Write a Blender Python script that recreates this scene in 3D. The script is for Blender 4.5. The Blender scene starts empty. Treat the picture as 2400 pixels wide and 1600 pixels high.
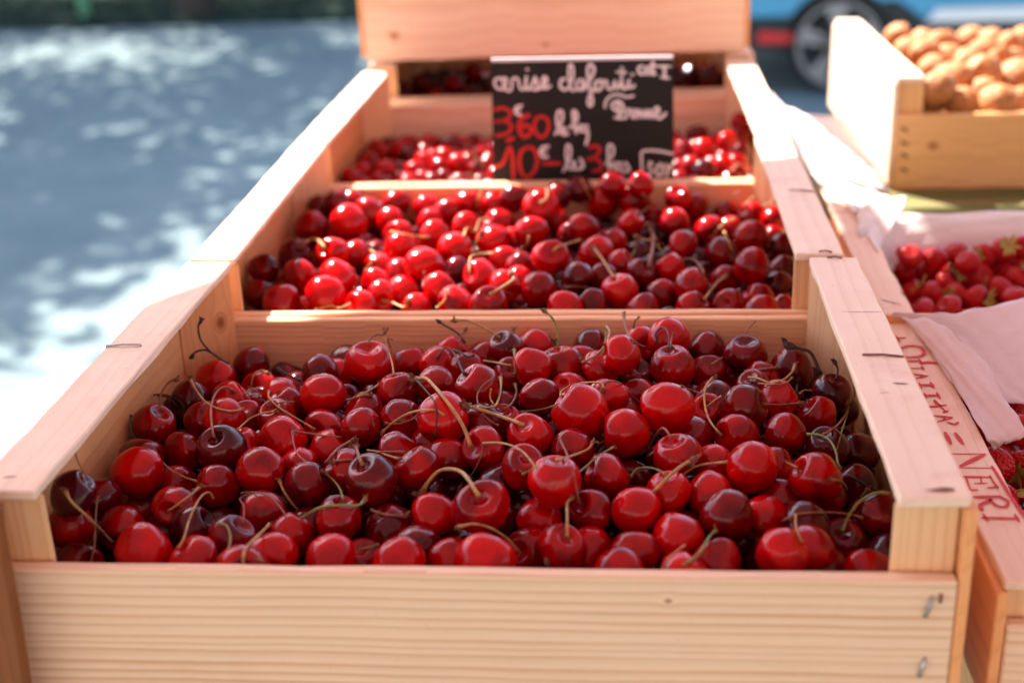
import bpy, bmesh, math, random
import numpy as np
from mathutils import Vector, Matrix, Quaternion
random.seed(7); rng = np.random.default_rng(11)
S = bpy.context.scene
COL = S.collection

# ---------------------------------------------------------------- camera
F_PX = 3080.0
CAM = np.array([0.0701, -0.4534, 0.2520])
PITCH, YAW, ROLL = 0.38745, 0.09703, -0.03949
def _axes():
    cp, sp, cy, sy = math.cos(PITCH), math.sin(PITCH), math.cos(YAW), math.sin(YAW)
    f = np.array([-sy*cp, cy*cp, -sp]); r = np.array([cy, sy, 0.0]); u = np.cross(r, f)
    c, s = math.cos(ROLL), math.sin(ROLL)
    return c*r + s*u, -s*r + c*u, f
RX, UX, FX = _axes()
def ray(u, v): return FX + ((u-1200)*RX - (v-800)*UX)/F_PX          # depth along axis = t
def at_z(u, v, z):
    d = ray(u, v); return CAM + (z-CAM[2])/d[2]*d
def at_y(u, v, y):
    d = ray(u, v); return CAM + (y-CAM[1])/d[1]*d
cd = bpy.data.cameras.new('camera'); cam = bpy.data.objects.new('camera', cd); COL.objects.link(cam)
cam.matrix_world = Matrix(((RX[0], UX[0], -FX[0], CAM[0]), (RX[1], UX[1], -FX[1], CAM[1]), (RX[2], UX[2], -FX[2], CAM[2]), (0, 0, 0, 1)))
cd.sensor_width = 36; cd.lens = F_PX/2400*36; cd.clip_start = 0.02; cd.clip_end = 400
cd.dof.use_dof = True; cd.dof.focus_distance = 0.675; cd.dof.aperture_fstop = 5.6; cd.dof.aperture_blades = 0
S.camera = cam

# ---------------------------------------------------------------- sky, sun, exposure
AZ, EL = math.radians(42), math.radians(50)                          # sun behind the stall, to the left
SUN = np.array([-math.sin(AZ)*math.cos(EL), math.cos(AZ)*math.cos(EL), math.sin(EL)])
W = bpy.data.worlds.new('World'); S.world = W; W.use_nodes = True
wn = W.node_tree.nodes; wn.clear()
sky = wn.new('ShaderNodeTexSky'); sky.sky_type = 'NISHITA'; sky.sun_disc = False
sky.sun_elevation = EL; sky.sun_rotation = -AZ; sky.air_density = 1.0; sky.dust_density = 1.5; sky.ozone_density = 1.0
bg = wn.new('ShaderNodeBackground'); bg.inputs[1].default_value = 0.13
wo = wn.new('ShaderNodeOutputWorld')
W.node_tree.links.new(sky.outputs[0], bg.inputs[0]); W.node_tree.links.new(bg.outputs[0], wo.inputs[0])
ld = bpy.data.lights.new('sun', 'SUN'); ld.energy = 5.0; ld.angle = math.radians(0.53); ld.color = (1.0, 0.94, 0.86)
lo = bpy.data.objects.new('sun', ld); COL.objects.link(lo)
lo.rotation_euler = Vector(SUN).to_track_quat('Z', 'Y').to_euler()
S.view_settings.view_transform = 'Standard'; S.view_settings.look = 'None'; S.view_settings.exposure = 2.04; S.view_settings.gamma = 1
S.render.engine = 'CYCLES'; S.cycles.use_denoising = True; S.cycles.max_bounces = 7; S.cycles.diffuse_bounces = 4
S.cycles.glossy_bounces = 3; S.cycles.transmission_bounces = 3; S.cycles.caustics_reflective = False; S.cycles.caustics_refractive = False
S.cycles.sample_clamp_indirect = 6.0

# ---------------------------------------------------------------- materials
def mat(name):
    m = bpy.data.materials.new(name); m.use_nodes = True
    n = m.node_tree.nodes; l = m.node_tree.links
    return m, n, l, n['Principled BSDF']
def ramp(n, stops, interp='LINEAR'):
    r = n.new('ShaderNodeValToRGB'); e = r.color_ramp.elements; r.color_ramp.interpolation = interp
    while len(e) < len(stops): e.new(0.5)
    for i, (p, c) in enumerate(stops): e[i].position = p; e[i].color = (*c, 1) if len(c) == 3 else c
    return r
def mixc(n, l, fac, a, b, mode='MIX'):
    x = n.new('ShaderNodeMix'); x.data_type = 'RGBA'; x.blend_type = mode
    for i, v in ((0, fac), (6, a), (7, b)):
        if hasattr(v, 'is_output'): l.new(v, x.inputs[i])
        elif i == 0: x.inputs[0].default_value = v
        else: x.inputs[i].default_value = (*v, 1)
    return x.outputs[2]
def noise(n, l, vec, scale, detail=3, rough=0.55, dist=0.0, dim='3D'):
    t = n.new('ShaderNodeTexNoise'); t.inputs['Scale'].default_value = scale; t.inputs['Detail'].default_value = detail
    t.inputs['Roughness'].default_value = rough; t.inputs['Distortion'].default_value = dist
    if vec is not None: l.new(vec, t.inputs['Vector'])
    return t
def math_(n, l, op, a, b=None, c=None, clamp=False):
    x = n.new('ShaderNodeMath'); x.operation = op; x.use_clamp = clamp
    for i, v in enumerate((a, b, c)):
        if v is None: continue
        if hasattr(v, 'is_output'): l.new(v, x.inputs[i])
        else: x.inputs[i].default_value = v
    return x.outputs[0]
def mapping(n, l, vec, scale=(1, 1, 1), loc=(0, 0, 0)):
    x = n.new('ShaderNodeMapping'); x.inputs['Scale'].default_value = scale; x.inputs['Location'].default_value = loc
    l.new(vec, x.inputs['Vector']); return x.outputs[0]

def wood(name, light, dark, lines=230, contrast=0.5, knots=(), stain=0.0, rough=0.62, fibre=0.35, warp=0.004, spots=0.0, wob=3.0):
    """pine board; UV in metres, u along the grain; knots = (u, v, radius)"""
    m, n, l, b = mat(name)
    uv = n.new('ShaderNodeUVMap').outputs[0]
    sep = n.new('ShaderNodeSeparateXYZ'); l.new(uv, sep.inputs[0]); u, v = sep.outputs[0], sep.outputs[1]
    w1 = noise(n, l, mapping(n, l, uv, (5, 22, 1)), 1.0, 2, 0.5)
    vv = math_(n, l, 'ADD', v, math_(n, l, 'MULTIPLY', math_(n, l, 'SUBTRACT', w1.outputs[0], 0.5), warp*2.5))
    kd = None
    for (ku, kv, kr) in knots:
        du = math_(n, l, 'MULTIPLY', math_(n, l, 'SUBTRACT', u, ku), 0.75); dv = math_(n, l, 'SUBTRACT', v, kv)
        d = math_(n, l, 'SQRT', math_(n, l, 'ADD', math_(n, l, 'MULTIPLY', du, du), math_(n, l, 'MULTIPLY', dv, dv)))
        g = math_(n, l, 'POWER', 2.718, math_(n, l, 'MULTIPLY', math_(n, l, 'MULTIPLY', d, d), -0.25/(kr*kr)))
        vv = math_(n, l, 'ADD', vv, math_(n, l, 'MULTIPLY', math_(n, l, 'MULTIPLY', g, dv), -0.85))
        k = math_(n, l, 'SUBTRACT', 1.0, math_(n, l, 'DIVIDE', d, kr), clamp=True)
        kd = k if kd is None else math_(n, l, 'MAXIMUM', kd, k)
    # growth rings: 1-D noise across the grain, lightly varied along it
    cmb = n.new('ShaderNodeCombineXYZ'); l.new(math_(n, l, 'MULTIPLY', u, 0.8), cmb.inputs[0]); l.new(math_(n, l, 'MULTIPLY', vv, lines), cmb.inputs[1])
    ring0 = noise(n, l, cmb.outputs[0], 0.35, 2.0, 0.45)
    frac = math_(n, l, 'FRACT', math_(n, l, 'ADD', math_(n, l, 'MULTIPLY', vv, lines*0.75), math_(n, l, 'MULTIPLY', ring0.outputs[0], wob)))
    amp = noise(n, l, mapping(n, l, uv, (3, 70, 1)), 1.0, 2)
    sawr = ramp(n, [(0, (0, 0, 0)), (0.30, (0.08,)*3), (0.62, (0.45,)*3), (0.80, (1,)*3), (0.92, (0.15,)*3), (1, (0, 0, 0))]); l.new(frac, sawr.inputs[0])
    ringv = math_(n, l, 'MULTIPLY', sawr.outputs[0], math_(n, l, 'MULTIPLY', amp.outputs[0], 1.7))
    class _R: pass
    ring = _R(); ring.outputs = [ringv]
    cm2 = n.new('ShaderNodeCombineXYZ'); l.new(math_(n, l, 'MULTIPLY', u, 14), cm2.inputs[0]); l.new(math_(n, l, 'MULTIPLY', vv, 1900), cm2.inputs[1])
    fib = noise(n, l, cm2.outputs[0], 1.0, 2, 0.6)
    f = math_(n, l, 'MULTIPLY', ringv, contrast)
    f = math_(n, l, 'ADD', f, math_(n, l, 'MULTIPLY', math_(n, l, 'SUBTRACT', fib.outputs[0], 0.5), fibre))
    patch = noise(n, l, mapping(n, l, uv, (9, 26, 1)), 1.0, 3)
    f = math_(n, l, 'ADD', f, math_(n, l, 'MULTIPLY', math_(n, l, 'SUBTRACT', patch.outputs[0], 0.5), 0.35), clamp=True)
    c = mixc(n, l, f, light, dark)
    if kd is not None:
        kr2 = ramp(n, [(0.0, (0, 0, 0)), (0.12, (0.35,)*3), (0.3, (0.2,)*3), (0.6, (0.75,)*3), (1, (1,)*3)]); l.new(kd, kr2.inputs[0])
        c = mixc(n, l, kr2.outputs[0], c, (dark[0]*0.55, dark[1]*0.32, dark[2]*0.25))
    if stain > 0:
        st = noise(n, l, mapping(n, l, uv, (28, 28, 1)), 1.0, 4, 0.65)
        sr = ramp(n, [(0.56, (0, 0, 0)), (0.78, (1, 1, 1))]); l.new(st.outputs[0], sr.inputs[0])
        c = mixc(n, l, math_(n, l, 'MULTIPLY', sr.outputs[0], stain), c, (0.55, 0.10, 0.08))
    if spots > 0:
        sp = noise(n, l, mapping(n, l, uv, (240, 420, 1)), 1.0, 3, 0.7)
        s2 = ramp(n, [(0.66, (0, 0, 0)), (0.74, (1, 1, 1))]); l.new(sp.outputs[0], s2.inputs[0])
        c = mixc(n, l, math_(n, l, 'MULTIPLY', s2.outputs[0], spots), c, (0.22, 0.08, 0.05))
    l.new(c, b.inputs['Base Color']); b.inputs['Roughness'].default_value = rough; b.inputs['Specular IOR Level'].default_value = 0.3
    bp = n.new('ShaderNodeBump'); bp.inputs['Strength'].default_value = 0.35; bp.inputs['Distance'].default_value = 0.0006
    l.new(math_(n, l, 'ADD', math_(n, l, 'MULTIPLY', fib.outputs[0], 0.7), math_(n, l, 'MULTIPLY', ring.outputs[0], 0.5)), bp.inputs['Height'])
    l.new(bp.outputs[0], b.inputs['Normal'])
    return m
L1, D1 = (0.80, 0.56, 0.36), (0.58, 0.27, 0.10)
M_FRONT = wood('pine_front', (0.87, 0.615, 0.42), (0.60, 0.31, 0.14), 280, 0.75, knots=((0.085, -0.047, 0.0016),), warp=0.0016, fibre=0.45, wob=1.8, stain=.10, spots=.35)
M_RAIL = wood('pine_rail', (0.88, 0.66, 0.50), (0.68, 0.42, 0.28), 150, 0.30, stain=0.3, spots=0.8, fibre=0.55)
M_SIDE = wood('pine_side', (0.86, 0.40, 0.16), (0.62, 0.19, 0.05), 120, 0.38, stain=0.25)  # deeper orange stands for light bounced off cherries and canopy
M_POST = wood('pine_post', (0.86, 0.53, 0.29), (0.60, 0.26, 0.09), 260, 0.5, stain=0.1)
M_POSTK = wood('pine_post_knot', (0.86, 0.40, 0.17), (0.60, 0.18, 0.05), 200, 0.4, knots=((-0.034, 0.006, 0.0055),), stain=0.3)
M_INNER = wood('pine_inner', (0.86, 0.50, 0.28), (0.60, 0.24, 0.10), 330, 0.7, wob=2.0, warp=.002, stain=0.12)
M_BACKB = wood('pine_back', (0.88, 0.63, 0.46), (0.68, 0.38, 0.21), 90, 0.5, knots=((-0.138, 0.035, 0.006), (0.02, 0.02, 0.003)))
M_WAL = wood('pine_ochre', (0.82, 0.48, 0.20), (0.60, 0.30, 0.09), 110, 0.4, knots=((0.372, -0.075, 0.006),))
M_OLD = wood('wood_brown', (0.24, 0.075, 0.018), (0.12, 0.035, 0.01), 160, 0.5)
M_STAMP = wood('pine_stamped', (0.86, 0.60, 0.44), (0.68, 0.38, 0.22), 170, 0.35, stain=0.3, spots=0.6)

def cherry_mat(name, c1, c2, rough, coat=0.25):
    m, n, l, b = mat(name)
    tc = n.new('ShaderNodeTexCoord').outputs['Object']; oi = n.new('ShaderNodeObjectInfo')
    ofs = n.new('ShaderNodeVectorMath'); ofs.operation = 'ADD'; l.new(tc, ofs.inputs[0])
    mu = n.new('ShaderNodeMath'); mu.operation = 'MULTIPLY'; mu.inputs[1].default_value = 37.0; l.new(oi.outputs['Random'], mu.inputs[0]); l.new(mu.outputs[0], ofs.inputs[1])
    big = noise(n, l, ofs.outputs[0], 0.9, 2, 0.5)
    r = ramp(n, [(0.40, (0, 0, 0)), (0.60, (1, 1, 1))]); l.new(big.outputs[0], r.inputs[0])
    c = mixc(n, l, r.outputs[0], c1, c2)
    mot = noise(n, l, ofs.outputs[0], 7.0, 4, 0.65)
    r2 = ramp(n, [(0.45, (0, 0, 0)), (0.8, (1, 1, 1))]); l.new(mot.outputs[0], r2.inputs[0])
    c = mixc(n, l, math_(n, l, 'MULTIPLY', r2.outputs[0], 0.35), c, (c1[0]*1.25, c1[1]*3+0.002, c1[2]*2))
    # pale lenticels and a few brown scuffs
    vo = n.new('ShaderNodeTexVoronoi'); vo.inputs['Scale'].default_value = 9; l.new(ofs.outputs[0], vo.inputs['Vector'])
    dots = ramp(n, [(0.0, (1, 1, 1)), (0.035, (1, 1, 1)), (0.06, (0, 0, 0))]); l.new(vo.outputs['Distance'], dots.inputs[0])
    c = mixc(n, l, math_(n, l, 'MULTIPLY', dots.outputs[0], 0.22), c, (0.55, 0.20, 0.12))
    sc = noise(n, l, ofs.outputs[0], 2.6, 5, 0.7, 1.2)
    s2 = ramp(n, [(0.70, (0, 0, 0)), (0.76, (1, 1, 1))]); l.new(sc.outputs[0], s2.inputs[0])
    c = mixc(n, l, math_(n, l, 'MULTIPLY', s2.outputs[0], 0.45), c, (0.16, 0.04, 0.02))
    l.new(c, b.inputs['Base Color'])
    rg = noise(n, l, ofs.outputs[0], 3.0, 3, 0.6)
    mr = n.new('ShaderNodeMapRange'); mr.inputs['To Min'].default_value = rough*0.3; mr.inputs['To Max'].default_value = rough*1.5; l.new(rg.outputs[0], mr.inputs[0]); l.new(mr.outputs[0], b.inputs['Roughness'])
    b.inputs['Specular IOR Level'].default_value = 0.30
    b.inputs['Coat Weight'].default_value = 0.04; b.inputs['Coat Roughness'].default_value = 0.30; b.inputs['Coat IOR'].default_value = 1.4
    bp = n.new('ShaderNodeBump'); bp.inputs['Strength'].default_value = 0.5; bp.inputs['Distance'].default_value = 0.0006
    bn = noise(n, l, ofs.outputs[0], 1.7, 4, 0.5); l.new(bn.outputs[0], bp.inputs['Height']); l.new(bp.outputs[0], b.inputs['Normal'])
    return m
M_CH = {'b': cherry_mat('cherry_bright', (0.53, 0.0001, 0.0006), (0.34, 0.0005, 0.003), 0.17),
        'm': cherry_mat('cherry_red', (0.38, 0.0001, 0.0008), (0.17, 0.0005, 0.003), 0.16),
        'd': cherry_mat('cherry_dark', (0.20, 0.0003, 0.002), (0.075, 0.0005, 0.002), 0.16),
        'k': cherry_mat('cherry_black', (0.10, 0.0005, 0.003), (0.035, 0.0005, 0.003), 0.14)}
def simple(name, col, rough=0.5, metal=0.0, spec=0.5, var=0.0, scale=60, bump=0.0):
    m, n, l, b = mat(name); b.inputs['Base Color'].default_value = (*col, 1); b.inputs['Roughness'].default_value = rough
    b.inputs['Metallic'].default_value = metal; b.inputs['Specular IOR Level'].default_value = spec
    if var > 0 or bump > 0:
        t = noise(n, l, n.new('ShaderNodeTexCoord').outputs['Object'], scale, 4, 0.6)
        if var > 0:
            r = ramp(n, [(0.3, tuple(c*(1-var) for c in col)), (0.7, tuple(min(1, c*(1+var)) for c in col))]); l.new(t.outputs[0], r.inputs[0]); l.new(r.outputs[0], b.inputs['Base Color'])
        if bump > 0:
            bp = n.new('ShaderNodeBump'); bp.inputs['Strength'].default_value = bump; bp.inputs['Distance'].default_value = 0.5/scale
            l.new(t.outputs[0], bp.inputs['Height']); l.new(bp.outputs[0], b.inputs['Normal'])
    return m
M_STEM = {'g': simple('stem_green', (0.20, 0.20, 0.045), 0.5, var=0.4, scale=300, bump=0.3),
          't': simple('stem_tan', (0.42, 0.22, 0.07), 0.55, var=0.4, scale=300, bump=0.3),
          'r': simple('stem_russet', (0.24, 0.07, 0.035), 0.55, var=0.4, scale=300, bump=0.3),
          'k': simple('stem_black', (0.035, 0.02, 0.012), 0.6, var=0.4, scale=300, bump=0.3)}
M_TIP = simple('stem_tip', (0.20, 0.065, 0.025), 0.75, var=0.6, scale=500, bump=0.8)
M_TIPK = simple('stem_tip_dark', (0.05, 0.02, 0.012), 0.8, var=0.5, scale=500, bump=0.8)
M_METAL = simple('staple_metal', (0.45, 0.43, 0.42), 0.35, metal=1.0, var=0.3, scale=300)
M_RUST = simple('staple_rust', (0.25, 0.10, 0.07), 0.6, metal=0.4, var=0.4, scale=300)
M_BLACK = simple('slate_black', (0.012, 0.013, 0.012), 0.55, spec=0.25, var=0.2, scale=40)
M_SIGNEDGE = simple('sign_edge', (0.75, 0.68, 0.70), 0.5)
M_WHITE = simple('marker_white', (0.82, 0.76, 0.80), 0.6)
M_RED = simple('marker_red', (0.55, 0.012, 0.015), 0.5)
M_INK = simple('stamp_ink', (0.60, 0.015, 0.015), 0.7, var=0.3, scale=420)
M_SEAM = simple('dark_crack', (0.10, 0.03, 0.02), 0.9)

def paper_mat(name, col, tr):
    m, n, l, b = mat(name)
    b.inputs['Base Color'].default_value = (*col, 1); b.inputs['Roughness'].default_value = 0.7; b.inputs['Specular IOR Level'].default_value = 0.2
    t = n.new('ShaderNodeBsdfTranslucent'); t.inputs[0].default_value = (*col, 1)
    mx = n.new('ShaderNodeMixShader'); mx.inputs[0].default_value = tr
    l.new(b.outputs[0], mx.inputs[1]); l.new(t.outputs[0], mx.inputs[2]); l.new(mx.outputs[0], n['Material Output'].inputs[0])
    tt = noise(n, l, n.new('ShaderNodeTexCoord').outputs['Object'], 28, 4, 0.6)
    vc = n.new('ShaderNodeTexVoronoi'); vc.feature = 'DISTANCE_TO_EDGE'; vc.inputs['Scale'].default_value = 17
    ds = n.new('ShaderNodeVectorMath'); ds.operation = 'ADD'; l.new(n.new('ShaderNodeTexCoord').outputs['Object'], ds.inputs[0]); nz = noise(n, l, None, 12, 2); sc_ = n.new('ShaderNodeVectorMath'); sc_.operation = 'SCALE'; sc_.inputs[3].default_value = .05; l.new(nz.outputs[1], sc_.inputs[0]); l.new(sc_.outputs[0], ds.inputs[1]); l.new(ds.outputs[0], vc.inputs['Vector'])
    cr = ramp(n, [(0, (0, 0, 0)), (.10, (.8,)*3), (.5, (1,)*3)]); l.new(vc.outputs['Distance'], cr.inputs[0])
    bp = n.new('ShaderNodeBump'); bp.inputs['Strength'].default_value = 0.25; bp.inputs['Distance'].default_value = 0.002
    l.new(math_(n, l, 'ADD', tt.outputs[0], math_(n, l, 'MULTIPLY', cr.outputs[0], .6)), bp.inputs['Height']); l.new(bp.outputs[0], b.inputs['Normal'])
    return m
M_PAPER = paper_mat('pink_paper', (0.86, 0.70, 0.70), 0.25)
M_PAPERW = paper_mat('white_paper', (0.88, 0.79, 0.76), 0.2)
M_CANOPY = paper_mat('canopy_fabric', (0.42, 0.235, 0.24), 0.22)

# ---------------------------------------------------------------- helpers
def prop(o, label=None, cat=None, group=None, kind=None):
    if label: o['label'] = label
    if cat: o['category'] = cat
    if group: o['group'] = group
    if kind: o['kind'] = kind
    return o
def link(o, parent=None):
    COL.objects.link(o)
    if parent is not None: o.parent = parent
    return o
def empty(name, loc, label=None, cat=None, group=None):
    o = bpy.data.objects.new(name, None); o.empty_display_size = 0.02; COL.objects.link(o); o.location = loc
    prop(o, label, cat, group); return o
def finish(name, bm, m, parent=None, smooth=False):
    """link a bmesh made in world coordinates as one object (children keep world position)"""
    me = bpy.data.meshes.new(name); bm.to_mesh(me); bm.free()
    if smooth: me.polygons.foreach_set('use_smooth', [True]*len(me.polygons))
    ms = m if isinstance(m, (list, tuple)) else [m]
    for x in ms: me.materials.append(x)
    o = bpy.data.objects.new(name, me); link(o, parent)
    if parent is not None: o.matrix_parent_inverse = world(parent).inverted()
    return o
def world(o):
    m = Matrix.LocRotScale(o.location, o.rotation_euler, o.scale)
    return m
def V(p): return Vector([float(x) for x in p])
def board_bm(bm, c, grain, bevel=0.0006, mi=0, uvoff=None):
    """c = 8 corners: bottom quad (ccw) then top quad; UV in metres along the grain"""
    t = bmesh.new()
    vs = [t.verts.new(V(p)) for p in c]
    for f in ((3, 2, 1, 0), (4, 5, 6, 7), (0, 1, 5, 4), (1, 2, 6, 5), (2, 3, 7, 6), (3, 0, 4, 7)): t.faces.new([vs[i] for i in f])
    gg = V(grain).normalized()
    if bevel > 0:
        long_ = [e for e in t.edges if abs((e.verts[1].co-e.verts[0].co).normalized().dot(gg)) > .9]
        if bevel >= .0005 and long_ and min(e.calc_length() for e in long_) > .06:
            bmesh.ops.subdivide_edges(t, edges=long_, cuts=14, use_grid_fill=True)
            for v in t.verts:
                if 3 <= len(v.link_edges) <= 4:
                    j = Vector((random.gauss(0, 1), random.gauss(0, 1), random.gauss(0, 1)))*.00022; j -= gg*j.dot(gg); v.co += j
        bmesh.ops.bevel(t, geom=[e for e in t.edges if len(e.link_faces) == 2 and e.calc_face_angle(0) > .7], offset=bevel, segments=1, affect='EDGES', clamp_overlap=True)
    bmesh.ops.recalc_face_normals(t, faces=list(t.faces))
    g = V(grain).normalized(); uvl = t.loops.layers.uv.new('UVMap')
    off = uvoff if uvoff is not None else (random.uniform(0, 5), random.uniform(0, 5))
    for f in t.faces:
        nn = f.normal
        if abs(nn.dot(g)) > 0.8:
            a = nn.orthogonal().normalized(); b = nn.cross(a)
        else:
            a = g; b = nn.cross(g).normalized()
            if abs(b.z) > 0.5 and b.z < 0: b = -b
        for lp in f.loops: lp[uvl].uv = (lp.vert.co.dot(a)+off[0], lp.vert.co.dot(b)+off[1])
        f.material_index = mi
    me = bpy.data.meshes.new('tmp'); t.to_mesh(me); t.free(); bm.from_mesh(me); bpy.data.meshes.remove(me)
def board(name, c, grain, m, parent=None, bevel=0.0006, uvoff=None):
    bm = bmesh.new(); board_bm(bm, c, grain, bevel, uvoff=uvoff)
    return finish(name, bm, m, parent)
def boxc(x0, x1, y0, y1, z0, z1):
    return [(x0, y0, z0), (x1, y0, z0), (x1, y1, z0), (x0, y1, z0), (x0, y0, z1), (x1, y0, z1), (x1, y1, z1), (x0, y1, z1)]
def catmull(pts, n):
    P = [np.array(p, float) for p in pts]
    if len(P) == 2: return [P[0]+(P[1]-P[0])*i/n for i in range(n+1)]
    Q = [2*P[0]-P[1]]+P+[2*P[-1]-P[-2]]; out = []
    seg = len(P)-1
    for k in range(n+1):
        t = k/n*seg; i = min(int(t), seg-1); f = t-i
        a, b, c, d = Q[i], Q[i+1], Q[i+2], Q[i+3]
        out.append(0.5*((2*b)+(c-a)*f+(2*a-5*b+4*c-d)*f*f+(3*b-a-3*c+d)*f**3))
    return out
def tube_bm(bm, pts, radii, sides=8, cap=True, squash=None):
    pts = [V(p) for p in pts]; n = len(pts); rings = []
    t0 = (pts[1]-pts[0]).normalized(); nrm = t0.orthogonal().normalized()
    for i, p in enumerate(pts):
        t = (pts[min(i+1, n-1)]-pts[max(i-1, 0)])
        t = t.normalized() if t.length > 1e-9 else t0
        nrm = (nrm - t*nrm.dot(t)); nrm = nrm.normalized() if nrm.length > 1e-6 else t.orthogonal().normalized()
        b = t.cross(nrm); r = radii[i] if hasattr(radii, '__len__') else radii
        rings.append([bm.verts.new(p + (nrm*math.cos(a)+b*math.sin(a))*r) for a in [2*math.pi*k/sides for k in range(sides)]])
    for i in range(n-1):
        for k in range(sides):
            f = bm.faces.new((rings[i][k], rings[i][(k+1) % sides], rings[i+1][(k+1) % sides], rings[i+1][k])); f.smooth = True
    if cap: bm.faces.new(rings[0][::-1]); bm.faces.new(rings[-1])
def ribbon_bm(bm, pts, w, nrm, h=0.0002, n=None):
    """flat marker stroke of width w lying on a plane with normal nrm, rounded ends"""
    n = n or max(4, 6*(len(pts)-1)); C = [V(p) for p in catmull(pts, n)] if len(pts) > 2 else [V(pts[0]).lerp(V(pts[1]), i/3) for i in range(4)]
    nrm = V(nrm).normalized(); N = len(C); wr = w if hasattr(w, '__len__') else None
    top = []; 
    for i, p in enumerate(C):
        t = (C[min(i+1, N-1)]-C[max(i-1, 0)]); t = t.normalized() if t.length > 1e-9 else Vector((1, 0, 0))
        s = nrm.cross(t).normalized(); ww = (wr[0]+(wr[1]-wr[0])*i/(N-1)) if wr else w
        if i in (0, N-1): p = p + (t*(-1 if i == 0 else 1))*ww*0.4; ww *= 0.55
        top.append((p-s*ww/2+nrm*h, p+s*ww/2+nrm*h, p-s*ww/2, p+s*ww/2))
    vs = [[bm.verts.new(x) for x in q] for q in top]
    for i in range(N-1):
        a, b = vs[i], vs[i+1]
        bm.faces.new((a[0], b[0], b[1], a[1])); bm.faces.new((a[2], b[2], b[0], a[0])); bm.faces.new((a[1], b[1], b[3], a[3]))
    bm.faces.new((vs[0][0], vs[0][1], vs[0][3], vs[0][2])); bm.faces.new((vs[-1][1], vs[-1][0], vs[-1][2], vs[-1][3]))
def lerp(a, b, t): return np.array(a, float)+(np.array(b, float)-np.array(a, float))*t
def staple(parent, p0, p1, nrm, mt=M_METAL, r=0.0005):
    p0, p1, nn = np.array(p0, float), np.array(p1, float), np.array(nrm, float)
    bm = bmesh.new(); pts = [p0-nn*0.001, p0+nn*0.0006, lerp(p0, p1, 0.5)+nn*0.0011, p1+nn*0.0006, p1-nn*0.001]
    tube_bm(bm, pts, [r]*5, 6); return finish('staple', bm, mt, parent)

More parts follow.
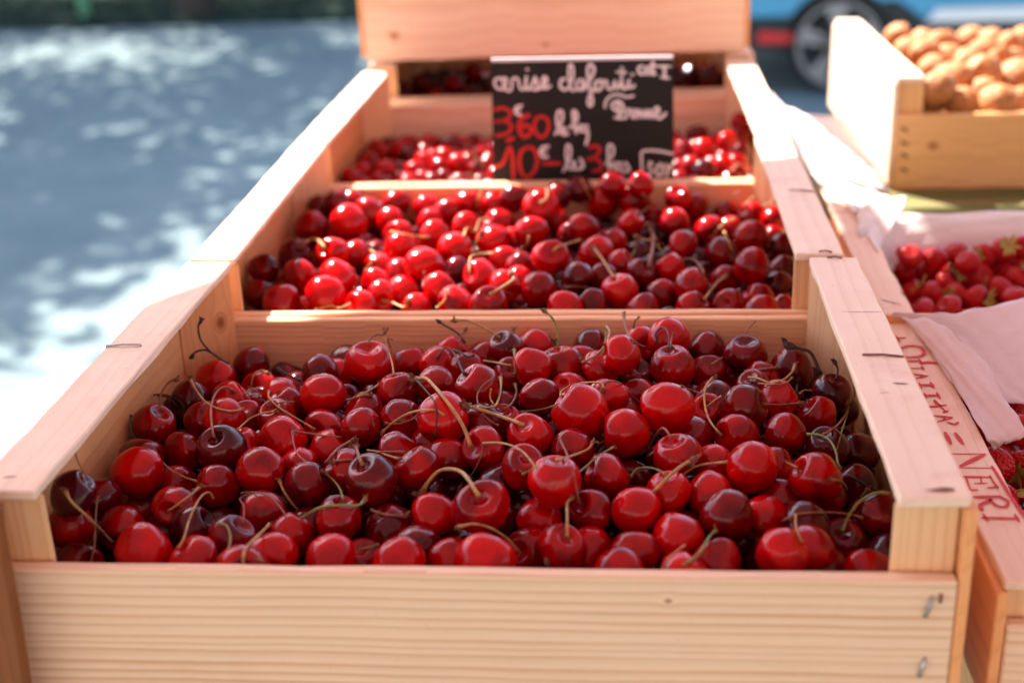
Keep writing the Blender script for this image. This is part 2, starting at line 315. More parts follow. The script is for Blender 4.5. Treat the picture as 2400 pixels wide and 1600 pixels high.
# ---------------------------------------------------------------- crates
def crate(label, q, zt, zb, group='slatted wooden fruit crates', rw=0.0275, rt=0.0045, drop=0.036, fdrop=None, mats={}, end_near=True, end_far=True, name='fruit_crate', floor=True, post=0.030):
    """q = near-left, near-right, far-right, far-left corners (x, y) of the top rails"""
    nl, nr, fr, fl = [np.array(p, float) for p in q]
    c0 = (nl+nr+fr+fl)/4
    E = empty(name, (c0[0], c0[1], zb), label, 'crate', group)
    def P(x, z): return (x[0], x[1], z)
    ux = (nr-nl)/np.linalg.norm(nr-nl); uy = (fl-nl)/np.linalg.norm(fl-nl); ur = (fr-nr)/np.linalg.norm(fr-nr)
    uxf = (fr-fl)/np.linalg.norm(fr-fl)
    out = {}
    for s, (a, b, dirn, inn0, inn1) in enumerate(((nl, fl, uy, ux, uxf), (nr, fr, ur, -ux, -uxf))):
        a2, b2 = a+dirn*0.002, b-dirn*0.001
        ai, bi = a2+inn0*rw, b2+inn1*rw
        quad = [a2, ai, bi, b2] if s == 0 else [ai, a2, b2, bi]
        out[s] = board('top_rail', [P(p, zt-rt) for p in quad]+[P(p, zt) for p in quad], (*dirn, 0), mats.get('rail', M_RAIL), E, 0.0007)
        # side panel under the rail, a hair proud of its outer edge
        po, pi = 0.0028, -0.0022
        A0, A1, B0, B1 = a+dirn*0.001-inn0*po, a+dirn*0.001-inn0*pi, b-inn1*po-dirn*.001, b-inn1*pi-dirn*.001
        quad = [A0, A1, B1, B0] if s == 0 else [A1, A0, B0, B1]
        board('side_panel', [P(p, zb+0.004) for p in quad]+[P(p, zt-rt-0.0004) for p in quad], (*dirn, 0), mats.get('side', M_SIDE), E)
    # triangular corner posts
    for i, (c, dx, dy) in enumerate(((nl, ux, uy), (nr, -ux, ur), (fr, -uxf, -ur), (fl, uxf, -uy))):
        c2 = c+dx*0.0026+dy*0.0076; a, b = c2+dx*post*0.86, c2+dy*post
        bm = bmesh.new(); t = [c2, a, b]
        if i in (1, 3): t = [c2, b, a]
        lo = [bm.verts.new(P(p, zb+0.002)) for p in t]; hi = [bm.verts.new(P(p, zt-rt-0.0006)) for p in t]
        bm.faces.new(lo[::-1]); bm.faces.new(hi)
        for k in range(3): bm.faces.new((lo[k], lo[(k+1) % 3], hi[(k+1) % 3], hi[k]))
        bmesh.ops.recalc_face_normals(bm, faces=list(bm.faces))
        bmesh.ops.bevel(bm, geom=list(bm.edges), offset=0.0008, segments=1, affect='EDGES')
        uvl = bm.loops.layers.uv.new('UVMap'); o1 = random.uniform(0, 3)
        for f in bm.faces:
            tt = Vector((0, 0, 1)).cross(f.normal) if abs(f.normal.z) < 0.9 else Vector((1, 0, 0))
            for lp in f.loops:
                d = lp.vert.co-V(P(c2, 0)); lp[uvl].uv = (d.z if i == mats.get('knot', -1) else d.z+o1, d.dot(tt) + (0 if i == mats.get('knot', -1) else o1))
        finish('corner_post', bm, M_POSTK if i == mats.get('knot', -1) else mats.get('post', M_POST), E)
    ze = zt-drop
    th = 0.0068
    for k, (on, a, b, dy0, dy1, dx, mm) in enumerate(((end_near, nl, nr, uy, ur, ux, mats.get('near', M_FRONT)), (end_far, fl, fr, -uy, -ur, uxf, mats.get('far', M_INNER)))):
        if not on: continue
        A, B = a+dx*0.0026, b-dx*0.0026
        if k == 1 and fdrop is not None: ze = zt-fdrop
        quad = [A, B, B+dy1*th, A+dy0*th] if k == 0 else [A+dy0*th, B+dy1*th, B, A]
        o = board('end_board', [P(p, zb) for p in quad]+[P(p, ze) for p in quad], (*dx, 0), mm, E, 0.0009, uvoff=mats.get('uvoff%d' % k))
        out['end%d' % k] = o
    if floor:
        bm = bmesh.new(); n = 5
        gp = 0.0005 if zb > -.05 else 0.006
        for i in range(n):
            t0, t1 = i/n+gp, (i+1)/n-gp
            p = [lerp(nl, fl, t0)+ux*0.004, lerp(nr, fr, t0)-ux*0.004, lerp(nr, fr, t1)-ux*0.004, lerp(nl, fl, t1)+ux*0.004]
            # keep clear of the end boards
            p = [x+uy*(0.009 if i == 0 and j < 2 else 0)-uy*(0.009 if i == n-1 and j > 1 else 0) for j, x in enumerate(p)]
            board_bm(bm, [P(x, zb+0.0045) for x in p]+[P(x, zb+0.0085) for x in p], (*ux, 0))
        finish('floor_slats', bm, M_SIDE, E)
    return E, out
TB = -0.115
QA = [(-.2, 0), (.2006, 0.0), (.2022, .2905), (-.2004, .2915)]
QB = [(-.2, .2945), (.1955, .2945), (.1968, .589), (-.2055, .5905)]
QC = [(-.206, .5935), (.1985, .5925), (.1965, .925), (-.2066, .902)]
crA, oA = crate('nearest cherry crate with bold grained front board', QA, 0, TB, mats={'knot': 3, 'far': M_INNER, 'uvoff0': (0, 0)})
crB, oB = crate('middle cherry crate, its left half in full sunlight', QB, 0, TB, mats={'near': M_INNER, 'far': M_INNER})
crC, oC = crate('third cherry crate, behind the black price sign', QC, 0, TB, mats={'near': M_INNER, 'far': M_BACKB})
# staples and marks on the nearest crate
def on_rail(u, v, z=0.0): return at_z(u, v, z)
staple(crA, at_y(2184, 1398, 0), at_y(2168, 1442, 0), (0, -1, 0), r=.0008)
staple(crA, at_y(2205, 1393, 0), at_y(2203, 1408, 0), (0, -1, 0), M_RUST, r=.0007)
staple(crA, at_y(2167, 1542, 0), at_y(2153, 1582, 0), (0, -1, 0), r=.0008)
staple(crA, on_rail(2022, 833), on_rail(2118, 838), (0, 0, 1), M_RUST, r=.0006)
staple(crA, on_rail(250, 812), on_rail(330, 810), (0, 0, 1), r=.0006)
staple(crA, on_rail(2188, 1150), on_rail(2235, 1149), (0, 0, 1), M_RUST, r=.0005)
staple(crA, on_rail(1940, 605), on_rail(1972, 606), (0, 0, 1), M_RUST, r=.0006)
staple(crB, on_rail(1921, 591), on_rail(1948, 592), (0, 0, 1), M_RUST, r=.0006)
staple(crB, on_rail(1850, 447), on_rail(1905, 450), (0, 0, 1), M_RUST, r=.0004)

def crack(parent, p, w, m=None):
    bm = bmesh.new(); q = [np.array(x, float)+np.array([0, 0, .0004]) for x in p]; n = len(q)
    mid = lerp(q[0], q[-1], .5); ribbon_bm(bm, [q[0], mid], (w*.25, w), (0, 0, 1), .00005); ribbon_bm(bm, [mid, q[-1]], (w, w*.2), (0, 0, 1), .00004)
    return finish('crack', bm, m or M_SEAM, parent)
crack(crA, [on_rail(1972, 732), on_rail(2068, 732)], .0006); crack(crA, [on_rail(2092, 899), on_rail(2128, 901)], .0016)
crack(crA, [on_rail(2060, 922), on_rail(2086, 922)], .0005); crack(crA, [on_rail(2170, 1150), on_rail(2236, 1151)], .0020)
crack(crA, [on_rail(8, 1120), on_rail(40, 1118)], .0012); crack(crB, [on_rail(1870, 448), on_rail(1925, 452)], .0009)
# crate behind, whose cherries show through the gap, and the one stacked on it
QE = [(-.207, .937), (.199, .957), (.201, 1.26), (-.205, 1.24)]
crE, oE = crate('cherry crate glimpsed through the dark gap under the stacked crate', QE, 0, TB, mats={'near': M_BACKB}, fdrop=-.006)
yD = .925
QD = [(-.2085, yD-.002), (.1905, yD+.014), (.193, yD+.315), (-.206, yD+.30)]
crD, oD = crate('empty crate stacked highest, its broad front board above the sign', QD, .121, .0065, mats={'near': M_BACKB, 'uvoff0': (0, 0)}, drop=.036)

# strawberry crates on the right
ZF = -.05
QF = [(.2227, .0203), (.62, .020), (.62, .312), (.2245, .3125)]
crF, oF = crate('low strawberry crate stamped with red letters, paper folded over it', QF, ZF, TB-.002, mats={'rail': M_STAMP}, rw=.0222, drop=.02, group='low strawberry crates')
QG = [(.2240, .3175), (.62, .318), (.62, .5455), (.2262, .5455)]
crG, oG = crate('low strawberry crate behind the stamped one, lined with paper', QG, ZF, TB-.002, mats={'rail': M_STAMP}, rw=.0225, drop=.02, fdrop=.010, group='low strawberry crates')
board('top_rail', boxc(.2264, .2489, .5457, .617, ZF-.0045, ZF), (0, 1, 0), M_STAMP, crG)
QL = [(.236, -.03), (.66, -.03), (.66, .26), (.236, .26)]
crL, oL = crate('lowest crate, under the stamped strawberry crate at right', QL, TB-.006, TB-.09, rw=.022, mats={'rail': M_SIDE}, group='low strawberry crates', drop=.02)
crack(crF, [at_z(2062, 702, ZF), at_z(2112, 716, ZF)], .0014); crack(crF, [at_z(2110, 682, ZF), at_z(2124, 698, ZF)], .0012)
board('cleat', boxc(.2268, .2640, .3128, .3170, -.066, -.0458), (1, 0, 0), M_SIDE, crG, .0008)
# walnut crate
QH = [(.3262, .8349), (.70, .838), (.70, 1.21), (.321, 1.208)]
crH, oH = crate('ochre pine crate of walnuts at the upper right', QH, -.005, TB, mats={'near': M_WAL, 'post': M_WAL, 'uvoff0': (0, 0), 'rail': M_RAIL, 'side': M_RAIL}, drop=.0355, group=None)
for v in (300, 332, 360, 395): staple(crH, at_y(2112, v, .8349), at_y(2126, v+6, .8349), (0, -1, 0), M_RUST, r=.0012)
# brown board at the left edge, in front
EB = empty('wooden_crate', (-.27, -.01, TB-.1), 'dark brown wooden crate end at the lower left edge', 'crate')
xr0, xr1 = at_y(1, 1118, -.012), at_y(76, 1600, -.012)
dxz = (xr1[0]-xr0[0])/(xr1[2]-xr0[2])
zt_, zb_ = .004, -.19
xa, xb = xr0[0]+dxz*(zt_-xr0[2]), xr0[0]+dxz*(zb_-xr0[2])
board('end_board', [(-.50, -.019, zb_), (xb, -.019, zb_), (xb, -.012, zb_), (-.50, -.012, zb_), (-.50, -.019, zt_), (xa, -.019, zt_), (xa, -.012, zt_), (-.50, -.012, zt_)], (0, 0, 1), M_OLD, EB, .001)
board('side_panel', boxc(-.50, -.494, -.011, .25, zb_, zt_), (0, 1, 0), M_OLD, EB, .001)
board('floor_slats', boxc(-.493, -.24, -.011, .25, zb_, zb_+.006), (0, 1, 0), M_OLD, EB, .001)

# ---------------------------------------------------------------- stamped letters on the strawberry crate's rail
bm = bmesh.new()
def sp(tile, pts, w):
    ox, oy, s = {'Z': (2000, 680, 3.015), 'R': (2200, 900, 3.92)}[tile]
    ribbon_bm(bm, [at_z(ox+a/s, oy+b/s, ZF+.00040) for a, b in pts], w, (0, 0, 1), .00012)
T1_, T2_ = .0007, .0016
for t, p, w in (('R', [(40, 640), (400, 640)], T1_), ('R', [(415, 645), (215, 745)], .0024), ('R', [(190, 765), (505, 772)], T1_), ('R', [(490, 755), (620, 960), (790, 1225)], .0014),
    ('R', [(200, 850), (470, 855)], .0018), ('R', [(468, 840), (500, 890), (545, 950)], .0009), ('R', [(455, 950), (545, 940)], .0011), ('R', [(385, 850), (395, 910)], T1_), ('R', [(335, 912), (440, 908)], .0009), ('R', [(250, 850), (290, 960), (355, 970)], .0009),
    ('R', [(300, 1035), (560, 1030)], .0018), ('R', [(560, 1030), (635, 1070), (620, 1120), (540, 1115), (455, 1045)], .0013), ('R', [(480, 1060), (380, 1110), (400, 1150)], .0016),
    ('R', [(410, 1225), (725, 1232)], .0016), ('R', [(410, 1195), (455, 1252)], .0011), ('R', [(700, 1195), (740, 1258)], .0011),
    ('R', [(62, 445), (112, 545)], .0018), ('R', [(155, 450), (222, 545)], .0018), ('R', [(85, 350), (145, 365), (178, 350)], .0012),
    ('Z', [(570, 885), (695, 897)], .0010), ('Z', [(695, 900), (600, 925)], T1_), ('Z', [(645, 890), (640, 915)], T1_),
    ('Z', [(540, 822), (650, 812)], .0012), ('Z', [(575, 775), (655, 860)], .0007), ('Z', [(575, 780), (590, 800)], .0011), ('Z', [(640, 862), (665, 852)], .0010),
    ('Z', [(505, 742), (600, 742)], .0012), ('Z', [(590, 725), (612, 762)], .0009), ('Z', [(500, 728), (515, 757)], .0009),
    ('Z', [(465, 668), (560, 668)], .0012), ('Z', [(545, 652), (568, 685)], .0009), ('Z', [(465, 655), (480, 690)], .0009),
    ('Z', [(415, 590), (520, 604)], .0010), ('Z', [(520, 604), (440, 622)], T1_), ('Z', [(480, 600), (478, 615)], T1_),
    ('Z', [(370, 498), (470, 498)], .0010), ('Z', [(400, 552), (492, 550)], T1_), ('Z', [(462, 485), (480, 512)], .0008), ('Z', [(482, 536), (498, 562)], .0008), ('Z', [(370, 500), (365, 530), (400, 552)], .0009),
    ('Z', [(340, 440), (335, 410), (400, 392), (470, 398), (500, 432), (480, 462), (400, 472), (345, 460), (335, 430)], .0011),
    ('Z', [(290, 320), (325, 360)], .0013), ('Z', [(305, 340), (362, 335)], .0010), ('Z', [(240, 218), (300, 215)], .0013), ('Z', [(405, 212), (415, 240)], .0012),
    ('Z', [(480, 515), (530, 508), (580, 512)], .0016)):
    sp(t, p, w*1.7 if t == 'Z' else w*1.2)
finish('lettering', bm, M_INK, crF)

# ---------------------------------------------------------------- price sign
SIGN_Y = .6105
SC = [at_y(1151, 143, SIGN_Y), at_y(1577, 136, SIGN_Y+.004), at_y(1583, 424, SIGN_Y+.004), at_y(1157, 424, SIGN_Y)]
EN = empty('price_sign', (SC[0]+SC[1])/2*[1, 1, 0]+np.array([0, 0, TB+.03]), 'black price sign hand lettered in white and red, standing in the third crate', 'sign')
sn = np.cross(SC[1]-SC[0], SC[3]-SC[0]); sn /= np.linalg.norm(sn)
if sn[1] > 0: sn = -sn
dn = (SC[3]-SC[0])/np.linalg.norm(SC[3]-SC[0])
f0 = [SC[3]+dn*.02, SC[2]+dn*.02, SC[1], SC[0]]
def pl(c, th): return [c[0], c[1], c[1]-sn*th, c[0]-sn*th]
board('panel', pl([f0[0], f0[1]], .0022)+pl([f0[3]+dn*.0012, f0[2]+dn*.0012], .0022), (1, 0, 0), M_BLACK, EN, .0004)
board('top_edge_trim', pl([f0[3]+dn*.0010-sn*-.0003, f0[2]+dn*.0010-sn*-.0003], .0028)+pl([f0[3]-dn*.0016+sn*.0003, f0[2]-dn*.0016+sn*.0003], .0028), (1, 0, 0), M_SIGNEDGE, EN, .0002)
def sgn(tile, pts):
    ox = 1140 if tile == 1 else 1360; res = []
    for a, b in pts:
        d = ray(ox+a/5.225, 130+b/5.225); p0 = SC[0]+sn*.0002
        t = np.dot(p0-CAM, sn)/np.dot(d, sn); res.append(CAM+d*t)
    return res
WHITE = [(1, [(190, 280), (120, 290), (100, 340), (130, 400), (190, 415), (235, 380), (250, 300), (215, 280), (200, 340), (240, 425), (300, 425), (315, 330), (330, 280), (385, 290), (400, 360), (430, 420), (480, 390), (490, 260)]),
 (1, [(490, 260), (480, 380), (520, 415), (570, 340), (595, 270), (620, 340), (630, 410), (570, 420)]), (1, [(630, 410), (700, 380), (740, 300), (705, 265), (685, 340), (715, 405), (785, 375)]), (1, [(497, 170), (505, 175)]),
 (1, [(960, 290), (915, 305), (905, 380), (950, 420), (1010, 390), (1060, 250), (1050, 130), (1015, 130), (1010, 300), (1045, 425), (1085, 425)]),
 (1, [(1185, 300), (1115, 315), (1105, 400), (1160, 420), (1190, 300), (1205, 420)]),
 (2, [(30, 410), (110, 320), (170, 180), (125, 110), (90, 180), (115, 400), (150, 560), (125, 620), (95, 580), (120, 480), (180, 410)]),
 (2, [(250, 310), (190, 330), (190, 420), (240, 420), (270, 360), (240, 310), (310, 320)]), (2, [(320, 310), (335, 400), (390, 410), (425, 310), (435, 400), (470, 400)]),
 (2, [(470, 400), (510, 260), (510, 135), (508, 300), (525, 405), (570, 395)]), (2, [(445, 205), (560, 212)]), (2, [(600, 300), (590, 385), (640, 390), (665, 365)]), (2, [(635, 232), (648, 240)]),
 (2, [(765, 130), (715, 150), (720, 215), (780, 225), (830, 150), (795, 160), (800, 220), (845, 215), (855, 150), (865, 230)]), (2, [(890, 80), (890, 225), (920, 222)]), (2, [(850, 125), (930, 128)]),
 (2, [(945, 135), (1110, 135)]), (2, [(1030, 135), (1035, 270)]), (2, [(985, 265), (1085, 282)]),
 (1, [(430, 615), (370, 635), (352, 672), (375, 720), (425, 728)]), (1, [(345, 670), (415, 665)]),
 (1, [(840, 970), (920, 810), (930, 700), (885, 685), (862, 770), (885, 930), (930, 950), (965, 900), (925, 890), (940, 965), (1000, 960)]),
 (1, [(1020, 890), (1105, 790), (1100, 700), (1060, 690), (1070, 820), (1100, 955)]), (1, [(1090, 890), (1160, 850)]), (1, [(1110, 900), (1180, 940)]),
 (2, [(90, 860), (30, 870), (20, 920), (80, 930), (75, 870), (95, 980), (70, 1090)]),
 (1, [(760, 1115), (690, 1125), (662, 1180), (690, 1240), (750, 1240)]), (1, [(655, 1180), (735, 1172)]),
 (1, [(940, 1420), (1020, 1260), (1030, 1130), (990, 1100), (975, 1200), (1000, 1370), (1050, 1385), (1090, 1330), (1055, 1300), (1070, 1390), (1110, 1385)]), (1, [(1150, 1265), (1185, 1360), (1120, 1395)]),
 (2, [(310, 1330), (400, 1210), (400, 1115), (350, 1100), (340, 1210), (355, 1400)]), (2, [(350, 1345), (430, 1310)]), (2, [(380, 1345), (440, 1400)]),
 (2, [(510, 1315), (455, 1330), (460, 1395), (505, 1390), (510, 1320), (515, 1420)]), (2, [(555, 1310), (600, 1400), (535, 1430)]),
 (2, [(760, 1500), (750, 1280), (755, 1185), (840, 1165), (980, 1175), (1140, 1208)]),
 (2, [(840, 1310), (880, 1320), (835, 1365), (885, 1420), (835, 1470)]), (2, [(975, 1330), (930, 1390), (955, 1475), (1010, 1430), (1000, 1345), (970, 1330)]), (2, [(1050, 1330), (1080, 1400)]), (2, [(1140, 1320), (1085, 1400), (1050, 1490)]),
 (2, [(300, 640), (315, 560), (380, 495), (470, 480), (560, 510), (655, 497)]),
 (2, [(450, 565), (395, 590), (405, 650), (490, 700), (530, 690), (515, 600), (450, 560), (470, 650), (480, 770)]), (2, [(425, 765), (540, 770)]),
 (2, [(560, 770), (590, 660), (620, 680)]), (2, [(655, 680), (625, 730), (665, 765), (690, 700), (655, 670), (720, 690), (715, 770)]), (2, [(735, 670), (775, 765), (795, 670), (830, 765), (850, 670), (880, 765)]), (2, [(890, 745), (960, 700), (950, 640), (912, 665), (925, 750), (980, 770), (1050, 710)])]
REDS = [(1, [(95, 665), (200, 645), (290, 690), (285, 750), (220, 795), (95, 815), (230, 805), (305, 860), (285, 930), (210, 970), (120, 985)]), (1, [(255, 1045), (325, 1015)]),
 (1, [(520, 735), (440, 765), (400, 850), (415, 950), (470, 995), (540, 955), (540, 890), (480, 855), (420, 900)]), (1, [(670, 745), (605, 785), (590, 900), (640, 990), (710, 985), (760, 900), (750, 795), (680, 742)]),
 (1, [(100, 1370), (200, 1320), (275, 1125)]), (1, [(290, 1120), (320, 1250), (330, 1510)]),
 (1, [(500, 1125), (425, 1180), (403, 1320), (440, 1455), (510, 1488), (595, 1400), (620, 1260), (575, 1145), (495, 1125)]), (1, [(700, 1325), (905, 1322)]),
 (2, [(110, 1125), (200, 1110), (240, 1160), (180, 1240), (75, 1275), (190, 1270), (255, 1330), (240, 1400), (150, 1420)])]
for nm, strokes, mt, w in (('white_lettering', WHITE, M_WHITE, .0023), ('red_lettering', REDS, M_RED, .0032)):
    bm = bmesh.new()
    for k, (t, p) in enumerate(strokes): ribbon_bm(bm, sgn(t, p), (w*(.85+.3*((k*7) % 5)/4), w*(.8+.3*((k*3) % 4)/3)), sn, .00015+.00001*(k % 5))
    finish(nm, bm, mt, EN)

# ---------------------------------------------------------------- cherries: centres and radii read off the photograph
TI = {'T1': (100, 1020, 4.704), 'T2': (600, 1020, 4.704), 'T3': (1100, 1020, 4.704), 'T4': (1600, 1020, 4.704),
      'U1': (250, 740, 4.704), 'U2': (700, 740, 4.704), 'U3': (1150, 740, 4.704), 'U4': (1600, 740, 4.704),
      'V1': (560, 420, 4.9), 'V2': (880, 420, 4.9), 'V3': (1200, 420, 4.9), 'V4': (1540, 420, 4.9),
      'W': (800, 290, 6.189), 'X': (1560, 250, 7.84), 'E': (0, 0, 1)}
CH = {
'T1': '1040,400,270b 1080,245,240d 640,690,235d 330,650,200k 290,1000,240m 1100,1260,295b 1030,820,200m 890,1020,160m 1560,180,180m 1976,165,262k 2180,150,180b 1470,540,165m 1470,780,245m 1930,560,230m 2394,390,252m 1370,1070,110d 1650,1050,200k 2080,1150,230d 1690,1390,265b 2200,1480,175m 400,1430,110d',
'T2': '304,52,250b 790,170,205b 470,340,165b 550,550,213d 980,400,190m 1280,510,285d 1790,370,250m 1560,190,160m 1965,113,262m 2110,260,170m 100,860,210m 390,1120,215m 180,1320,250b 910,930,250m 840,1350,262b 1170,1410,175m 1580,1400,262b 1480,1040,180d 1780,1230,140d 1960,890,250b 2170,1400,150m',
'T3': '151,800,315m 188,1388,318b 675,10,252b 1150,160,200m 1727,-28,262b 165,141,225m 590,360,185m 340,520,190k 940,520,282b 1530,450,235m 1350,830,197m 1830,820,255b 2190,660,222b 755,930,258b 660,1280,215m 1330,1285,270b 1010,1260,120m 1820,1310,180m 1670,1530,130m 2295,235,260m 2314,1138,298b',
'T4': '24,1562,212b 350,330,120b 310,640,252b 480,880,280d 770,350,275b 1010,370,180m 1080,740,175m 910,920,215b 1085,1295,260b 1480,480,292m 1530,670,272m 1790,1190,270d 2030,950,225d 2160,880,215d 1580,1500,200d 2040,1530,190m 2260,1350,130k 1400,1250,110m 390,1430,185m 1360,1000,180k 1900,560,170k 1930,200,190k',
'U4': '1600,1460,195k 1140,1310,240m 610,1310,238m 660,1030,270d 103,1327,175m 1060,940,182b 1490,1115,210m 1740,1030,205k 1640,870,210k 1190,590,240d 690,440,228d 260,370,188d 270,630,150m 540,700,185b 860,720,120m 790,820,110d 330,920,150d 245,1070,140b',
'U1': '1200,690,203b 1590,540,172d 1480,710,120m 1700,800,130b 1940,890,155b 1360,940,190b 1700,990,165m 1085,1140,203m 1290,1140,120b 840,1030,170d 930,930,150k 520,1215,236m 1520,1150,170m 1880,1150,130m 1980,1010,110m',
'U2': '290,1230,220m 250,870,262b 780,530,258b 530,500,130d 440,650,130b 230,640,165d 1235,540,130m 1515,550,180b 1700,430,182b 2060,470,120m 1090,850,200m 1520,760,215m 1850,590,150m 1980,790,240m 735,1060,180m 1120,1150,192m 695,1245,188m 1595,1120,278b 1950,1120,110b 2060,1180,110d 2247,1200,172m',
'U3': '180,375,162d 475,365,218b 465,565,162b 790,585,248m 1090,340,152d 1000,500,110m 1230,575,160b 1440,435,178b 1655,320,182b 1965,245,222b 1490,560,130b 1570,680,205d 2010,580,250m 260,810,155b 525,890,215m 885,840,165b 1280,910,172b 1005,1070,302b 1640,890,170m 1955,1010,286b 1410,1080,120m 110,1040,130d 240,660,110m',
'V1': '280,1030,155d 630,880,200d 830,560,185m 700,1130,212m 1140,1150,245b 1080,860,190b 1360,860,165m 1260,490,232b 1150,640,140m 1500,390,190m 1300,250,150m 950,340,170d 1120,270,120d 1000,1335,225b 500,1410,215m 240,1310,150d 780,1500,150b 1420,1450,180b 1570,1190,155b',
'V2': '60,990,125b 230,280,165m 590,330,150b 815,390,160m 1050,260,135b 1390,290,172b 1590,220,125d 180,480,150b 620,490,155b 280,640,175b 680,640,175b 1040,540,170b 295,800,195b 915,800,193b 560,990,240b 260,1080,155m 1420,520,170m 1360,710,205b 950,1060,115k 1220,1120,208b 730,1260,190b 310,1300,190b 1480,1210,180b 930,1430,205m 1290,1450,215m 480,1490,130b 60,1340,115b 1480,940,150b',
'V3': '345,325,212b 520,200,115d 750,120,155d 1060,270,182b 1390,255,182m 1350,510,168b 230,610,195m 20,710,150m 820,550,180m 690,650,150d 435,905,215b 965,860,200b 1170,740,120m 750,1120,175d 1245,990,112m 1050,1130,120d 1475,1090,130d 1235,1305,210b 310,1260,202m 60,1180,100b 600,1470,195b 920,1450,110d 1500,1500,115m 1150,70,150m 1490,70,130m 90,1000,105d 1610,430,125m 480,460,130m',
'V4': '240,230,142m 430,310,95m 190,500,168m 295,770,175m 600,570,165m 800,400,145m 1080,420,150m 1340,470,150m 1080,660,192m 720,850,178d 1075,995,212m 1320,700,100m 1440,780,135d 1430,1050,135d 160,1030,168b 390,1220,195m 780,1170,145m 400,1480,188m 820,1450,165m 1170,1380,165m 1210,1520,130m 1420,1520,90m 830,570,120m 60,1310,120m 1380,1230,120d',
'W': '830,390,145m 980,500,100k 1290,290,135m 1590,315,150d 1200,560,150b 1480,490,150b 1705,605,150b 430,590,150m 620,690,140b 300,730,130b 850,690,130d 1080,690,125b 1420,650,130m 2140,600,85m 1960,680,90d 150,780,100m',
'X': '600,530,208d 1390,300,150m 1350,560,180d 1120,650,200b 700,790,200b 350,830,150d 450,1110,200m 1060,1100,190b 1380,860,180k 1350,1260,150m 700,1180,200k 240,1150,150m',
'E': '985,195,22d 1065,200,22m 1025,232,22m 1112,168,22m 945,215,22d 1105,225,22k 1622,180,22d 1655,215,22m 1610,222,22d'}
CRATE_OF = lambda t: 0 if t[0] in 'TU' else 1 if t[0] == 'V' else 2 if t in 'WX' else 3
BOX = [(QA, 0), (QB, 0), (QC, 0), (QE, 0)]
cherries = []
for t, s in CH.items():
    ox, oy, k = TI[t]
    for it in s.split():
        a, b, c = it[:-1].split(','); cherries.append(dict(u=ox+float(a)/k, v=oy+float(b)/k, r=float(c)/k, tone=it[-1], crate=CRATE_OF(t)))
def walls(ci):
    q = BOX[ci][0]
    return (max(q[0][0], q[3][0])+.0026, min(q[1][0], q[2][0])-.0026, max(q[0][1], q[1][1])+.0072, min(q[2][1], q[3][1])-.0072)
def heap(ci, x, y):
    x0, x1, y0, y1 = walls(ci); s = (x-x0)/(x1-x0); t = (y-y0)/(y1-y0)
    s = np.clip(s, 0, 1); t = np.clip(t, 0, 1)
    base = (-.053, -.054, -.062, -.046)[ci]; amp = (.017, .014, .004, 0)[ci]
    return base+amp*np.sin(np.pi*s)**.7*np.sin(np.pi*np.minimum(1, .15+.75*t))
for ci in range(4):
    L = [c for c in cherries if c['crate'] == ci]; n = len(L)
    R_ = np.array([ray(c['u'], c['v']) for c in L]); rp = np.array([c['r'] for c in L])
    x0, x1, y0, y1 = walls(ci)
    t = np.array([(-.05-CAM[2])/d[2] for d in R_])
    rmed = np.median(rp*t/F_PX)
    off = np.clip((rp*t/F_PX-.0125)*2.2, -.010, .010)
    rad = lambda tt: np.clip(rp*tt/F_PX, .0106, .0148 if ci == 0 else .0138)
    for sweep in range(14):
        for i in range(n):
            zs = np.linspace(-.092, -.014, 53); tt = (zs-CAM[2])/R_[i, 2]; P = CAM+tt[:, None]*R_[i]
            r = np.clip(rp[i]*tt/F_PX, .0106, .0148 if ci == 0 else .0138)
            hz = heap(ci, P[:, 0], P[:, 1])+off[i]
            cost = ((zs-hz)/.009)**2*.6
            for pen in (x0+r-P[:, 0], P[:, 0]-(x1-r), y0+r-P[:, 1], P[:, 1]-(y1-r)): cost = cost+(np.maximum(0, pen)/.0015)**2
            Q = CAM+t[:, None]*R_; rq = rad(t)
            dd = np.linalg.norm(P[:, None, :]-Q[None], axis=2); ov = np.maximum(0, r[:, None]+rq[None]-dd); ov[:, i] = 0
            cost = cost+((ov/.0022)**2).sum(1)
            t[i] = tt[np.argmin(cost)]
    r = rad(t)
    for i, c in enumerate(L):
        c['t'] = t[i]; c['p'] = CAM+t[i]*R_[i]; c['R'] = float(r[i])
allP = np.array([c['p'] for c in cherries]); allR = np.array([c['R'] for c in cherries]); allC = np.array([c['crate'] for c in cherries])

